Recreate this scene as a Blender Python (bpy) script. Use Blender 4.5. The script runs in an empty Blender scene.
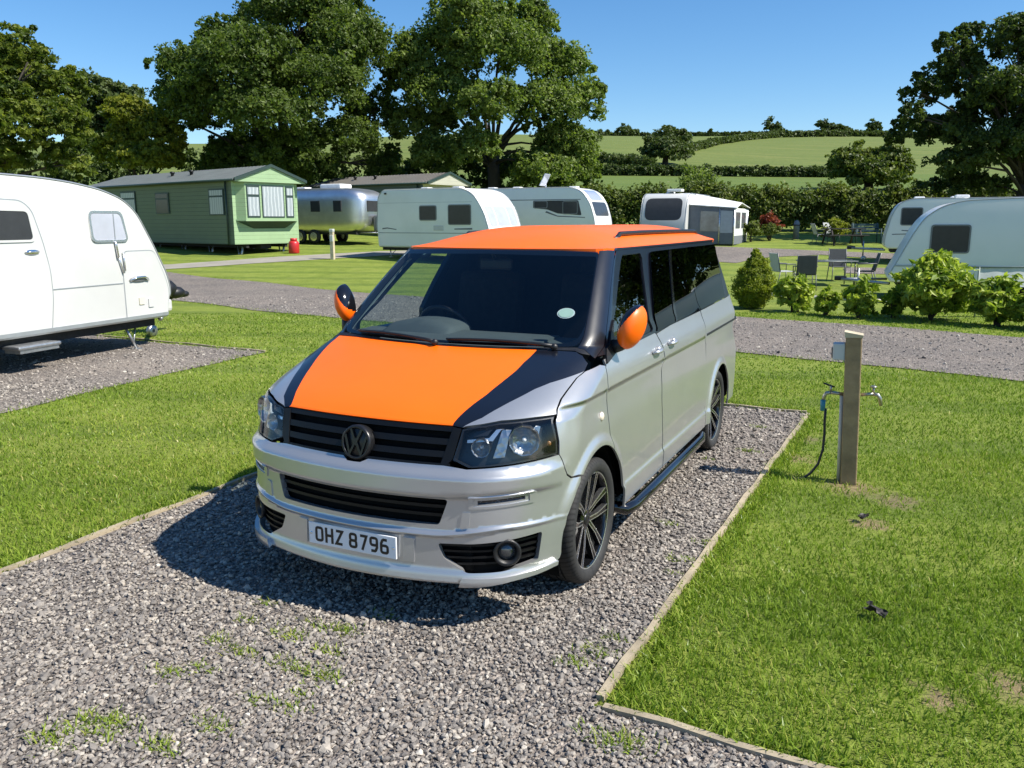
import bpy, bmesh, math, random
import numpy as np
from mathutils import Vector, Matrix
from mathutils.geometry import delaunay_2d_cdt
R = math.radians
SC = bpy.context.scene
COL = SC.collection
RNG = np.random.default_rng(11)
random.seed(7)

# ------------------------------------------------------------------ object bookkeeping
def tag(o, label=None, cat=None, group=None, kind=None):
    if label: o['label'] = label
    if cat: o['category'] = cat
    if group: o['group'] = group
    if kind: o['kind'] = kind
    return o
def thing(name, label, cat, loc=(0, 0, 0), rz=0.0, group=None):
    o = bpy.data.objects.new(name, None); COL.objects.link(o)
    o.location = loc; o.rotation_euler = (0, 0, rz); o.empty_display_size = .2
    return tag(o, label, cat, group)
def kids(o): return [c for c in bpy.data.objects if c.parent == o]
def copy_tree(o, parent=None):
    c = o.copy(); COL.objects.link(c); c.parent = parent
    for ch in kids(o): copy_tree(ch, c)
    return c

# ------------------------------------------------------------------ mesh collector
class MB:
    def __init__(s): s.v = []; s.f = []; s.m = []; s.sm = []
    def add(s, verts, faces, mi=0, smooth=False, M=None):
        b = len(s.v)
        if M is not None: verts = [M @ Vector(p) for p in verts]
        s.v += [tuple(p) for p in verts]
        for f in faces:
            s.f.append([i + b for i in f]); s.m.append(mi); s.sm.append(smooth)
        return s
    def box(s, c, d, mi=0, M=None, bev=0.0):
        x, y, z = [q/2 for q in d]
        if bev <= 0:
            vs = [(c[0]+i*x, c[1]+j*y, c[2]+k*z) for i in (-1, 1) for j in (-1, 1) for k in (-1, 1)]
            return s.add(vs, [(0, 1, 3, 2), (4, 6, 7, 5), (0, 4, 5, 1), (2, 3, 7, 6), (0, 2, 6, 4), (1, 5, 7, 3)], mi, False, M)
        bm = bmesh.new(); bmesh.ops.create_cube(bm, size=1.0)
        bmesh.ops.scale(bm, vec=d, verts=bm.verts)
        bmesh.ops.bevel(bm, geom=list(bm.edges), offset=min(bev, .49*min(d)), segments=2, profile=.6, affect='EDGES')
        bmesh.ops.translate(bm, vec=c, verts=bm.verts)
        s.add([v.co[:] for v in bm.verts], [[v.index for v in f.verts] for f in bm.faces], mi, False, M); bm.free(); return s
    def tube(s, pts, r, n=8, mi=0, M=None, caps=True):
        pts = [Vector(p) for p in pts]; m = len(pts)
        rr = r if hasattr(r, '__len__') else [r]*m
        vs = []; up = None
        for i, p in enumerate(pts):
            t = (pts[min(i+1, m-1)] - pts[max(i-1, 0)]).normalized()
            if up is None:
                up = Vector((0, 0, 1)) if abs(t.z) < .9 else Vector((1, 0, 0))
            a = t.cross(up); 
            if a.length < 1e-5: a = t.cross(Vector((0, 1, 0)))
            a.normalize(); b = a.cross(t); up = b
            for k in range(n):
                q = 2*math.pi*k/n
                vs.append(p + rr[i]*(math.cos(q)*a + math.sin(q)*b))
        fs = [(i*n+k, i*n+(k+1) % n, (i+1)*n+(k+1) % n, (i+1)*n+k) for i in range(m-1) for k in range(n)]
        if caps: fs += [list(range(n))[::-1], [(m-1)*n+k for k in range(n)]]
        return s.add(vs, fs, mi, True, M)
    def lathe(s, prof, n=32, axis='z', c=(0, 0, 0), mi=0, M=None, smooth=True, closed=False):
        """prof: (radius, height) pairs"""
        vs = []; m = len(prof)
        for r, h in prof:
            for k in range(n):
                q = 2*math.pi*k/n; a, b = r*math.cos(q), r*math.sin(q)
                p = {'z': (a, b, h), 'x': (h, a, b), 'y': (a, h, b)}[axis]
                vs.append((p[0]+c[0], p[1]+c[1], p[2]+c[2]))
        rng = range(m if closed else m-1)
        fs = [(i*n+k, i*n+(k+1) % n, ((i+1) % m)*n+(k+1) % n, ((i+1) % m)*n+k) for i in rng for k in range(n)]
        return s.add(vs, fs, mi, smooth, M)
    def prism(s, poly, a, b, axis='y', mi=0, M=None, mi_side=None):
        """extrude a 2D polygon along an axis from a to b"""
        def P(p, h): return {'y': (p[0], h, p[1]), 'x': (h, p[0], p[1]), 'z': (p[0], p[1], h)}[axis]
        n = len(poly)
        vs = [P(p, a) for p in poly] + [P(p, b) for p in poly]
        s.add(vs, [list(range(n)), [n+i for i in range(n)][::-1]], mi, False, M)
        s.add(vs, [(i, (i+1) % n, n+(i+1) % n, n+i) for i in range(n)], mi if mi_side is None else mi_side, False, M)
        return s
    def ball(s, c, r, mi=0, n=12, M=None):
        rx, ry, rz = r if hasattr(r, '__len__') else (r, r, r)
        vs = []; fs = []; m = n//2
        for i in range(m+1):
            t = math.pi*i/m
            for k in range(n):
                q = 2*math.pi*k/n
                vs.append((c[0]+rx*math.sin(t)*math.cos(q), c[1]+ry*math.sin(t)*math.sin(q), c[2]+rz*math.cos(t)))
        for i in range(m):
            for k in range(n): fs.append((i*n+k, i*n+(k+1) % n, (i+1)*n+(k+1) % n, (i+1)*n+k))
        return s.add(vs, fs, mi, True, M)
    def build(s, name, mats, parent=None, loc=None, autosmooth=None, fix=True):
        me = bpy.data.meshes.new(name); me.from_pydata(s.v, [], s.f)
        if not isinstance(mats, (list, tuple)): mats = [mats]
        for m in mats: me.materials.append(m)
        me.polygons.foreach_set('material_index', s.m); me.polygons.foreach_set('use_smooth', s.sm)
        if fix:
            bm = bmesh.new(); bm.from_mesh(me)
            bmesh.ops.remove_doubles(bm, verts=bm.verts, dist=1e-5)
            bmesh.ops.recalc_face_normals(bm, faces=bm.faces)
            bm.to_mesh(me); bm.free()
        if autosmooth: me.set_sharp_from_angle(angle=R(autosmooth))
        me.update()
        o = bpy.data.objects.new(name, me); COL.objects.link(o)
        if parent: o.parent = parent
        if loc: o.location = loc
        return o
def raw_mesh(name, V, F, mats, parent=None, midx=None, smooth=False, col=None, colname='tint'):
    """fast mesh from numpy arrays; F is (n,k)"""
    V = np.asarray(V, np.float32); F = np.asarray(F, np.int32); n, k = F.shape
    me = bpy.data.meshes.new(name)
    me.vertices.add(len(V)); me.vertices.foreach_set('co', V.ravel())
    me.loops.add(n*k); me.loops.foreach_set('vertex_index', F.ravel())
    me.polygons.add(n); me.polygons.foreach_set('loop_start', np.arange(0, n*k, k, dtype=np.int32))
    if not isinstance(mats, (list, tuple)): mats = [mats]
    for m in mats: me.materials.append(m)
    if midx is not None: me.polygons.foreach_set('material_index', np.asarray(midx, np.int32))
    me.polygons.foreach_set('use_smooth', np.full(n, smooth, dtype=bool))
    if col is not None:
        a = me.attributes.new(colname, 'FLOAT', 'POINT'); a.data.foreach_set('value', np.asarray(col, np.float32))
    me.update(calc_edges=True); me.validate()
    o = bpy.data.objects.new(name, me); COL.objects.link(o)
    if parent: o.parent = parent
    return o

# ------------------------------------------------------------------ 2D helpers
def in_poly(P, poly):
    P = np.asarray(P); poly = np.asarray(poly); x, y = P[:, 0], P[:, 1]; r = np.zeros(len(P), bool)
    j = len(poly) - 1
    for i in range(len(poly)):
        xi, yi = poly[i]; xj, yj = poly[j]
        c = ((yi > y) != (yj > y)) & (x < (xj-xi)*(y-yi)/((yj-yi) if yj != yi else 1e-12) + xi)
        r ^= c; j = i
    return r
def dist_lines(P, L, closed=True):
    P = np.asarray(P); L = np.asarray(L); d = np.full(len(P), 1e9)
    n = len(L)
    for i in range(n if closed else n-1):
        a, b = L[i], L[(i+1) % n]; ab = b - a
        t = np.clip(((P-a) @ ab)/max(ab @ ab, 1e-12), 0, 1)
        d = np.minimum(d, np.hypot(*(P - a - t[:, None]*ab).T))
    return d
def densify(L, h, closed=True):
    L = [np.array(p, float) for p in L]; out = []; n = len(L)
    for i in range(n if closed else n-1):
        a, b = L[i], L[(i+1) % n]; k = max(1, int(math.ceil(np.linalg.norm(b-a)/h)))
        for q in range(k): out.append(a + (b-a)*q/k)
    if not closed: out.append(L[-1])
    return np.array(out)
def rounded(L, r, n=5):
    """round the corners of a closed polygon; r one radius or one per corner"""
    L = [np.array(p, float) for p in L]; out = []; m = len(L)
    rs = r if hasattr(r, '__len__') else [r]*m
    for i in range(m):
        p, a, b = L[i], L[i-1], L[(i+1) % m]
        da, db = a-p, b-p; la, lb = np.linalg.norm(da), np.linalg.norm(db)
        rr = min(rs[i], .45*la, .45*lb)
        if rr < 1e-4: out.append(p); continue
        s, e = p+da/la*rr, p+db/lb*rr
        for k in range(n+1):
            t = k/n; out.append((1-t)**2*s + 2*t*(1-t)*p + t*t*e)
    return np.array(out)
def triangulate(outline, holes=(), h=.03, lines=(), dens=True):
    bl = [densify(outline, h) if dens else np.asarray(outline, float)] + [densify(q, h) if dens else np.asarray(q, float) for q in holes]
    pl = [densify(q, h, False) for q in lines]
    o = bl[0]; x0, y0 = o.min(0); x1, y1 = o.max(0)
    gx = np.arange(x0, x1 + h, h); gy = np.arange(y0, y1 + h, h*.866)
    G = np.array([(x + (h/2 if j % 2 else 0), y) for j, y in enumerate(gy) for x in gx])
    k = in_poly(G, o)
    for q in bl[1:]: k &= ~in_poly(G, q)
    G = G[k]
    if len(G): G = G + np.stack([np.sin(G[:, 0]*911.3 + G[:, 1]*531.7), np.cos(G[:, 0]*677.1 - G[:, 1]*823.9)], -1)*h*.06
    for q in bl: G = G[dist_lines(G, q) > .5*h] if len(G) else G
    for q in pl: G = G[dist_lines(G, q, False) > .45*h] if len(G) else G
    pts = []; edges = []
    for q in bl:
        b = len(pts); pts += [tuple(p) for p in q]; edges += [(b+i, b+(i+1) % len(q)) for i in range(len(q))]
    for q in pl:
        b = len(pts); pts += [tuple(p) for p in q]; edges += [(b+i, b+i+1) for i in range(len(q)-1)]
    pts += [tuple(p) for p in G]
    v, e, f, *_ = delaunay_2d_cdt([Vector(p) for p in pts], edges, [], 0, 1e-6)
    V = np.array([p[:] for p in v]); F = np.array([q[:] for q in f if len(q) == 3])
    c = V[F].mean(1); k = in_poly(c, bl[0])
    for q in bl[1:]: k &= ~in_poly(c, q)
    return V, F[k]
BODY_C = np.array([0, 2.4, .95])
def panel(name, fmap, outline, mats, parent, holes=(), h=.03, off=0.0, rim=.02, lines=(), matfn=None, centre=BODY_C, both=False):
    """a curved sheet-metal panel: a 2D outline mapped on a surface, with a turned-in rim"""
    V2, F = triangulate(outline, holes, h, lines)
    def M(q): return np.stack(np.broadcast_arrays(*fmap(q[:, 0], q[:, 1])), -1)
    P = M(V2); e = 2e-3
    du = M(V2 + [e, 0]) - M(V2 - [e, 0]); dv = M(V2 + [0, e]) - M(V2 - [0, e])
    N = np.cross(du, dv); N /= np.maximum(np.linalg.norm(N, axis=1, keepdims=True), 1e-12)
    sg = np.sign(((P - centre)*N).sum(1)); N *= np.where(sg == 0, 1, sg)[:, None]
    P = P + N*off
    fn = np.cross(P[F[:, 1]] - P[F[:, 0]], P[F[:, 2]] - P[F[:, 0]])
    fl = (fn*N[F].mean(1)).sum(1) < 0
    F = np.where(fl[:, None], F[:, ::-1], F)
    mi = np.zeros(len(F), int) if matfn is None else np.asarray(matfn(V2[F].mean(1)), int)
    used = np.zeros(len(V2), bool); used[F.ravel()] = True
    faces = [list(map(int, f)) for f in F]; fm = list(map(int, mi)); sm = [True]*len(faces)
    verts = [tuple(p) for p in P]; sharp = []
    if rim > 0:
        cnt = {}
        for q, f in enumerate(F):
            for a, b in ((f[0], f[1]), (f[1], f[2]), (f[2], f[0])):
                k = (min(a, b), max(a, b)); cnt.setdefault(k, []).append((a, b, q))
        ring = {}
        def rv(i):
            if i not in ring: ring[i] = len(verts); verts.append(tuple(P[i] - N[i]*rim))
            return ring[i]
        for k, l in cnt.items():
            if len(l) == 1:
                a, b, q = l[0]; faces.append([int(b), int(a), rv(a), rv(b)]); fm.append(int(mi[q])); sm.append(False); sharp.append(k)
    me = bpy.data.meshes.new(name); me.from_pydata(verts, [], faces)
    for m in (mats if isinstance(mats, (list, tuple)) else [mats]): me.materials.append(m)
    me.polygons.foreach_set('material_index', fm); me.polygons.foreach_set('use_smooth', sm)
    if sharp:
        S = set(tuple(map(int, k)) for k in sharp)
        at = me.attributes.get('sharp_edge') or me.attributes.new('sharp_edge', 'BOOLEAN', 'EDGE')
        me.update()
        at.data.foreach_set('value', np.array([tuple(sorted(ed.vertices)) in S for ed in me.edges], bool))
    bm = bmesh.new(); bm.from_mesh(me)
    loose = [v for v in bm.verts if not v.link_faces]
    bm.verts.index_update(); lo_ = [v.index for v in loose]
    bmesh.ops.delete(bm, geom=loose, context='VERTS'); bm.to_mesh(me); bm.free()
    me.update()
    # exact normals of the mapped surface on the skin, flat ones on the turned-in rim
    keep = np.ones(len(verts), bool); keep[[v_ for v_ in lo_]] = False; NN = np.zeros((len(verts), 3)); NN[:len(N)] = N; NN = NN[keep]
    ln = []
    for p in me.polygons:
        if p.use_smooth: ln += [tuple(NN[i]) for i in p.vertices]
        else: ln += [tuple(p.normal)]*len(p.vertices)
    me.normals_split_custom_set(ln); me.update()
    o = bpy.data.objects.new(name, me); COL.objects.link(o)
    if parent: o.parent = parent
    return o

# ------------------------------------------------------------------ materials
def nt(name):
    m = bpy.data.materials.new(name); m.use_nodes = True
    t = m.node_tree; t.nodes.clear()
    o = t.nodes.new('ShaderNodeOutputMaterial'); return m, t, o
def ND(t, typ, **k):
    n = t.nodes.new(typ)
    for a, b in k.items():
        if a.startswith('i_'): n.inputs[a[2:].replace('_', ' ')].default_value = b
        else: setattr(n, a, b)
    return n
def rgba(c): return (c[0], c[1], c[2], 1)
def ramp(t, fac, stops, interp='LINEAR'):
    n = t.nodes.new('ShaderNodeValToRGB'); n.color_ramp.interpolation = interp
    el = n.color_ramp.elements
    while len(el) < len(stops): el.new(.5)
    for e, (p, c) in zip(el, stops): e.position = p; e.color = rgba(c) if len(c) == 3 else c
    t.links.new(fac, n.inputs[0]); return n.outputs[0]
def noise(t, scale, detail=4, rough=.55, vec=None, dist=0.0):
    n = ND(t, 'ShaderNodeTexNoise'); n.inputs['Scale'].default_value = scale; n.inputs['Detail'].default_value = detail
    n.inputs['Roughness'].default_value = rough; n.inputs['Distortion'].default_value = dist
    if vec is not None: t.links.new(vec, n.inputs['Vector'])
    return n.outputs['Fac']
def mixc(t, fac, a, b, mode='MIX'):
    n = t.nodes.new('ShaderNodeMix'); n.data_type = 'RGBA'; n.blend_type = mode
    for sock, v in ((n.inputs[0], fac), (n.inputs[6], a), (n.inputs[7], b)):
        if hasattr(v, 'is_output'): t.links.new(v, sock)
        elif isinstance(v, (int, float)): sock.default_value = v
        else: sock.default_value = rgba(v)
    return n.outputs[2]
def mathn(t, op, a, b=None, c=None, clamp=False):
    n = t.nodes.new('ShaderNodeMath'); n.operation = op; n.use_clamp = clamp
    for i, v in enumerate((a, b, c)):
        if v is None: continue
        if hasattr(v, 'is_output'): t.links.new(v, n.inputs[i])
        else: n.inputs[i].default_value = v
    return n.outputs[0]
def pos(t, kind='Object'):
    return t.nodes.new('ShaderNodeTexCoord').outputs[kind] if kind != 'World' else t.nodes.new('ShaderNodeNewGeometry').outputs['Position']
def bump(t, hgt, strength=.3, dist=.02):
    n = ND(t, 'ShaderNodeBump'); n.inputs['Strength'].default_value = strength; n.inputs['Distance'].default_value = dist
    t.links.new(hgt, n.inputs['Height']); return n.outputs[0]
def bsdf(t, o, col, rough=.5, metal=0.0, coat=0.0, spec=.5, normal=None, coat_rough=.03):
    p = ND(t, 'ShaderNodeBsdfPrincipled')
    if hasattr(col, 'is_output'): t.links.new(col, p.inputs['Base Color'])
    else: p.inputs['Base Color'].default_value = rgba(col)
    if hasattr(rough, 'is_output'): t.links.new(rough, p.inputs['Roughness'])
    else: p.inputs['Roughness'].default_value = rough
    p.inputs['Metallic'].default_value = metal; p.inputs['Coat Weight'].default_value = coat
    p.inputs['Coat Roughness'].default_value = coat_rough; p.inputs['Specular IOR Level'].default_value = spec
    if normal is not None: t.links.new(normal, p.inputs['Normal'])
    t.links.new(p.outputs[0], o.inputs[0]); return p
def mat(name, col, rough=.5, metal=0.0, coat=0.0, spec=.5, var=.08, vscale=6.0, bmp=0.0, bscale=60.0, dirt=0.0):
    """plain painted / plastic / metal surface with slight wear in colour and gloss"""
    m, t, o = nt(name); P = pos(t)
    n1 = noise(t, vscale, 5, .6, P)
    dk = tuple(c*(1-var) for c in col); lt = tuple(min(1, c*(1+var)) for c in col)
    c = ramp(t, n1, [(.3, dk), (.7, lt)])
    if dirt:
        n2 = noise(t, vscale*.35, 6, .65, P)
        c = mixc(t, mathn(t, 'MULTIPLY', ramp(t, n2, [(.5, (0, 0, 0)), (.75, (1, 1, 1))]), dirt), c, (.16, .14, .11))
    rr = ramp(t, noise(t, vscale*3, 4, .6, P), [(.3, (rough*.85,)*3), (.7, (min(1, rough*1.15),)*3)])
    nrm = bump(t, noise(t, bscale, 4, .6, P), bmp, .01) if bmp else None
    bsdf(t, o, c, rr, metal, coat, spec, nrm); return m
def glass(name, tint=(.8, .85, .85), refl=1.0, rough=.0):
    m, t, o = nt(name)
    fr = ND(t, 'ShaderNodeFresnel'); ge = ND(t, 'ShaderNodeNewGeometry')
    t.links.new(mathn(t, 'MULTIPLY_ADD', ge.outputs['Backfacing'], 1/1.5 - 1.5, 1.5), fr.inputs['IOR'])
    tr = ND(t, 'ShaderNodeBsdfTransparent'); tr.inputs[0].default_value = rgba(tint)
    gl = ND(t, 'ShaderNodeBsdfGlossy'); gl.inputs['Roughness'].default_value = rough; gl.inputs[0].default_value = (1, 1, 1, 1)
    mx = ND(t, 'ShaderNodeMixShader')
    t.links.new(mathn(t, 'MULTIPLY', fr.outputs[0], refl, clamp=True), mx.inputs[0])
    t.links.new(tr.outputs[0], mx.inputs[1]); t.links.new(gl.outputs[0], mx.inputs[2]); t.links.new(mx.outputs[0], o.inputs[0])
    return m
# ------------------------------------------------------------------ van body surface (plan contours stacked in z)
def pchip(xk, yk):
    xk = np.array(xk, float); yk = np.array(yk, float)
    h = np.diff(xk); d = np.diff(yk) / h
    m = np.zeros_like(yk); m[0] = d[0]; m[-1] = d[-1]
    for i in range(1, len(xk) - 1):
        if d[i-1] * d[i] > 0:
            w1 = 2*h[i] + h[i-1]; w2 = h[i] + 2*h[i-1]
            m[i] = (w1 + w2) / (w1/d[i-1] + w2/d[i])
    def f(x):
        x = np.clip(np.asarray(x, float), xk[0], xk[-1])
        i = np.clip(np.searchsorted(xk, x) - 1, 0, len(h) - 1)
        t = (x - xk[i]) / h[i]
        return ((2*t**3 - 3*t**2 + 1)*yk[i] + (t**3 - 2*t**2 + t)*h[i]*m[i]
                + (-2*t**3 + 3*t**2)*yk[i+1] + (t**3 - t**2)*h[i]*m[i+1])
    return f

YC_BUMP = ([.15, .235, .255, .285, .300, .312, .466, .473, .483, .491, .655, .663, .680, .760, .800, .985],
           [.05, .016, .006, .012, .017, .024, .033, .020, .019, .032, .040, .024, .021, .030, .083, .165])
YC_SIDE = ([.15, .30, .60, .80, .985], [.03, .02, .03, .075, .165])
_yc_bon = pchip([.985, .995, 1.02, 1.05, 1.10, 1.15, 1.20, 1.23, 1.255], [.165, .182, .228, .295, .43, .575, .73, .83, .905])
_yc_win = pchip([1.255, 1.35, 1.5, 1.65, 1.775, 1.80], [.905, 1.015, 1.20, 1.395, 1.565, 1.60])
def f_yc(z):
    z = np.asarray(z, float)
    return np.where(z < .985, np.interp(z, *YC_BUMP), np.where(z < 1.255, _yc_bon(np.clip(z, .985, 1.255)), _yc_win(np.clip(z, 1.255, 1.80))))
def yc_at(z, a):
    z = np.asarray(z, float); k = sstep(1.55, 1.95, a)*(z < .985); return f_yc(z)*(1 - k) + np.interp(z, *YC_SIDE)*k
f_w = pchip([.15, .22, .35, .6, .85, 1.0, 1.1, 1.2, 1.3, 1.5, 1.72, 1.80], [.915, .935, .948, .956, .955, .948, .932, .898, .868, .806, .733, .706])
f_bow = pchip([.15, .6, .8, .985, 1.1, 1.22, 1.30, 1.75, 1.80], [.23, .23, .19, .14, .165, .19, .19, .15, .15])
f_Rx = pchip([.15, .8, .985, 1.1, 1.22, 1.32, 1.75, 1.80], [.36, .37, .37, .28, .13, .085, .075, .075])
f_Ry = pchip([.15, .8, .985, 1.1, 1.22, 1.32, 1.75, 1.80], [.36, .38, .42, .40, .28, .17, .14, .14])
WY, WZ, WR = (.926, 3.926), .345, .400
ARCH = ((.882, .352, .418), (3.926, .345, .400))
def sstep(a, b, x):
    t = np.clip((x - a) / (b - a), 0, 1); return t*t*(3 - 2*t)
def f_yrear(z): return 4.86 - .16*np.maximum(0, np.asarray(z, float) - 1.15) - .02*np.maximum(0, .6-np.asarray(z,float))
def surf(s, z):
    """outer body skin; s: 0 centre front, 1 start of the corner, 2 end of the corner, then metres along the side"""
    s = np.asarray(s, float); z = np.asarray(z, float); a = np.abs(s)
    warp = np.interp(z, [.38, .46, .56, .70, .78], [0, .045, .035, .022, 0])*sstep(.72, 1.35, a)
    yc, bow, w, Rx, Ry = yc_at(z - warp, a), f_bow(z), f_w(z), f_Rx(z), f_Ry(z)
    xa = w - Rx; th = np.clip(a - 1, 0, 1)*np.pi/2
    x = np.where(a <= 1, a*xa, xa + Rx*np.sin(th))
    y = yc + bow*(x/w)**2 + Ry*(1 - np.cos(th)) + np.maximum(a - 2, 0)
    side = np.sin(th)**2
    fl = 0
    for cy, cz, cr in ARCH:
        d = np.sqrt((y - cy)**2 + (z - cz)**2)
        fl = fl + .020*(1 - sstep(cr + .010, cr + .070, d))
    fl = fl*sstep(.36, .55, y)
    ch = -.010*(1 - sstep(1.032, 1.0375, z))*sstep(.98, 1.0, z) - .010*(1 - sstep(.98, 1.0, z))*sstep(.80, .98, z)
    ch = ch*sstep(.50, .60, y)
    sill = .014*(1 - sstep(.42, .452, z))*sstep(1.20, 1.32, y)*(1 - sstep(3.50, 3.56, y))
    x = x + side*(fl + ch + sill)
    # a slight taper of the flanks towards the rear, then the rear corner
    x = x - .02*sstep(3.2, 4.9, y)
    Rr = .20; yr = f_yrear(z); q = np.clip((y - (yr - Rr))/Rr, 0, .985)
    x = x - .16*(1 - np.sqrt(1 - q*q))
    return np.sign(np.where(s == 0, 1, s))*x, y, z
def s_from_x(x, z):
    x = np.asarray(x, float); w, Rx = f_w(z), f_Rx(z); xa = w - Rx; a = np.abs(x)
    return np.sign(x)*np.where(a <= xa, a/xa, 1 + np.arcsin(np.clip((a - xa)/Rx, 0, 1))/(np.pi/2))
def s_from_y(y, z):
    y = np.asarray(y, float); z = np.asarray(z, float)
    yc, bow, w, Rx, Ry = yc_at(z, np.full(np.shape(y + z), 2.0)), f_bow(z), f_w(z), f_Rx(z), f_Ry(z)
    y2 = yc + bow + Ry
    lo = np.zeros_like(y + z); hi = lo + 2
    for _ in range(40):
        m = (lo + hi)/2; xa = w - Rx; th = np.clip(m - 1, 0, 1)*np.pi/2
        x = np.where(m <= 1, m*xa, xa + Rx*np.sin(th))
        yy = yc_at(z, m) + bow*(x/w)**2 + Ry*(1 - np.cos(th))
        g = yy < y; lo = np.where(g, m, lo); hi = np.where(g, hi, m)
    return np.where(y >= y2, 2 + (y - y2), (lo + hi)/2)
Z_EAVE = 1.762
def roof_z(x, y):
    """roof skin above the gutter line"""
    x = np.asarray(x, float); y = np.asarray(y, float)
    w = f_w(Z_EAVE) - .02*sstep(3.2, 4.9, y); a = np.clip(np.abs(x)/w, 0, 1)
    yf = f_yc(Z_EAVE) + f_bow(Z_EAVE)*(x/f_w(Z_EAVE))**2
    d = np.clip((y - yf)/1.0, 0, 1); A = 1 - (1 - d)**2.6
    dr = np.clip((f_yrear(Z_EAVE) - .02 - y)/.55, 0, 1); B = .35 + .65*(1 - (1 - dr)**2.4)
    return Z_EAVE + .135*A*B*(1 - a**3.0)
# ------------------------------------------------------------------ materials
def carpaint(name, col, metal, rough, coat, flake=0.0, dust=.05):
    m, t, o = nt(name); P = pos(t)
    n = noise(t, 3.0, 5, .6, P)
    c = ramp(t, n, [(.35, tuple(q*.985 for q in col)), (.65, tuple(min(1, q*1.03) for q in col))])
    # a little road dust low on the body
    sp = ND(t, 'ShaderNodeSeparateXYZ'); t.links.new(P, sp.inputs[0])
    low = ramp(t, mathn(t, 'ADD', sp.outputs[2], mathn(t, 'MULTIPLY', noise(t, 5, 5, .6, P), .25)), [(.35, (1, 1, 1)), (.72, (0, 0, 0))])
    c = mixc(t, mathn(t, 'MULTIPLY', low, dust*3), c, (.34, .32, .29))
    r = ramp(t, noise(t, 9, 5, .65, P), [(.3, (rough*.95,)*3), (.7, (rough*1.06,)*3)])
    nr = bump(t, noise(t, 900, 1, .5, P), flake, .001) if flake else None
    bsdf(t, o, c, r, metal, coat, .5, nr, .05); return m
M_SILVER = carpaint('silver_paint', (.50, .505, .51), .70, .31, .5, 0, .015)
M_BLACKP = carpaint('black_paint', (.005, .006, .010), 0, .30, .45, 0, .02)
M_ORANGE = carpaint('orange_wrap', (1.0, .140, .0), 0, .42, .05, 0, 0)
M_TRIM = mat('black_plastic', (.010, .010, .011), .45, bmp=.15, bscale=300)
M_GLOSSBK = mat('gloss_black', (.006, .006, .007), .12, coat=.6)
M_MATTEBK = mat('matt_black', (.006, .006, .006), .9, spec=.1)
M_RUBBER = mat('rubber', (.020, .020, .021), .72, bmp=.2, bscale=120)
M_CHROME = mat('chrome', (.75, .76, .78), .12, 1.0, var=.03)
M_SLAT = mat('grille_black', (.0045, .0045, .005), .42, spec=.3)
M_BADGE = mat('satin_black', (.010, .010, .011), .32)
M_STEEL = mat('galvanised_steel', (.42, .43, .44), .45, .9, var=.15, vscale=14)
M_ALU = mat('machined_alloy', (.72, .72, .72), .28, .9, var=.04)
M_GLASS = glass('clear_glass', (.72, .80, .80))
M_TINT = glass('tinted_glass', (.012, .013, .016), 1.0)
M_WSCREEN = glass('windscreen_glass', (.66, .74, .75), 1.0)
M_LENS = glass('lamp_lens', (.90, .92, .93), .9)
M_WHITEP = mat('white_plastic', (.78, .79, .78), .4)
M_DASH = mat('dash_plastic', (.085, .098, .100), .75, bmp=.15, bscale=400)
M_SEAT = mat('seat_cloth', (.005, .005, .006), .95, bmp=.3, bscale=500)
M_TRIMGREY = mat('pillar_trim', (.42, .50, .47), .8)
M_PLATE = mat('plate_white', (.78, .79, .80), .35, coat=.3, var=.03)
M_INK = mat('plate_black', (.008, .008, .008), .4)
# ------------------------------------------------------------------ the van (origin on the ground under its front bumper, nose towards -Y)
_zs = np.linspace(.80, 1.80, 4000); _qs = np.maximum.accumulate(f_yc(_zs)) + np.arange(4000)*1e-9
def zinv(q): return np.interp(q, _qs, _zs)
def U(s):
    s = np.asarray(s, float); a = np.abs(s)
    return np.sign(s)*(.60*np.minimum(a, 1) + .56*np.clip(a-1, 0, 1) + np.maximum(a-2, 0))
def S(u):
    u = np.asarray(u, float); a = np.abs(u)
    return np.sign(u)*(np.minimum(a/.60, 1) + np.clip((a-.60)/.56, 0, 1) + np.maximum(a-1.16, 0))
def fm_uz(u, z): return surf(S(u), z)
def fm_uq(u, q): return surf(S(u), zinv(q))
def fm_xz(x, z): return surf(s_from_x(x, z), z)
def fm_yz(sd):
    def f(y, z):
        x, yy, zz = surf(s_from_y(y, z), z); return sd*np.abs(x), np.asarray(y, float) + 0*x, zz
    return f
def uz(L, sd=1): return [(sd*float(U(s)), z) for s, z in L]
def uq(L, sd=1): return [(sd*float(U(s)), float(f_yc(z))) for s, z in L]
def mir(L): return [(-a, b) for a, b in L]
def arc(cy, cz, r, a0, a1, n=14): return [(cy + r*math.cos(R(a0 + (a1-a0)*i/n)), cz + r*math.sin(R(a0 + (a1-a0)*i/n))) for i in range(n+1)]
def ys(y, z): return float(U(s_from_y(np.array(float(y)), np.array(float(z)))))     # side position y -> u

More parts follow.
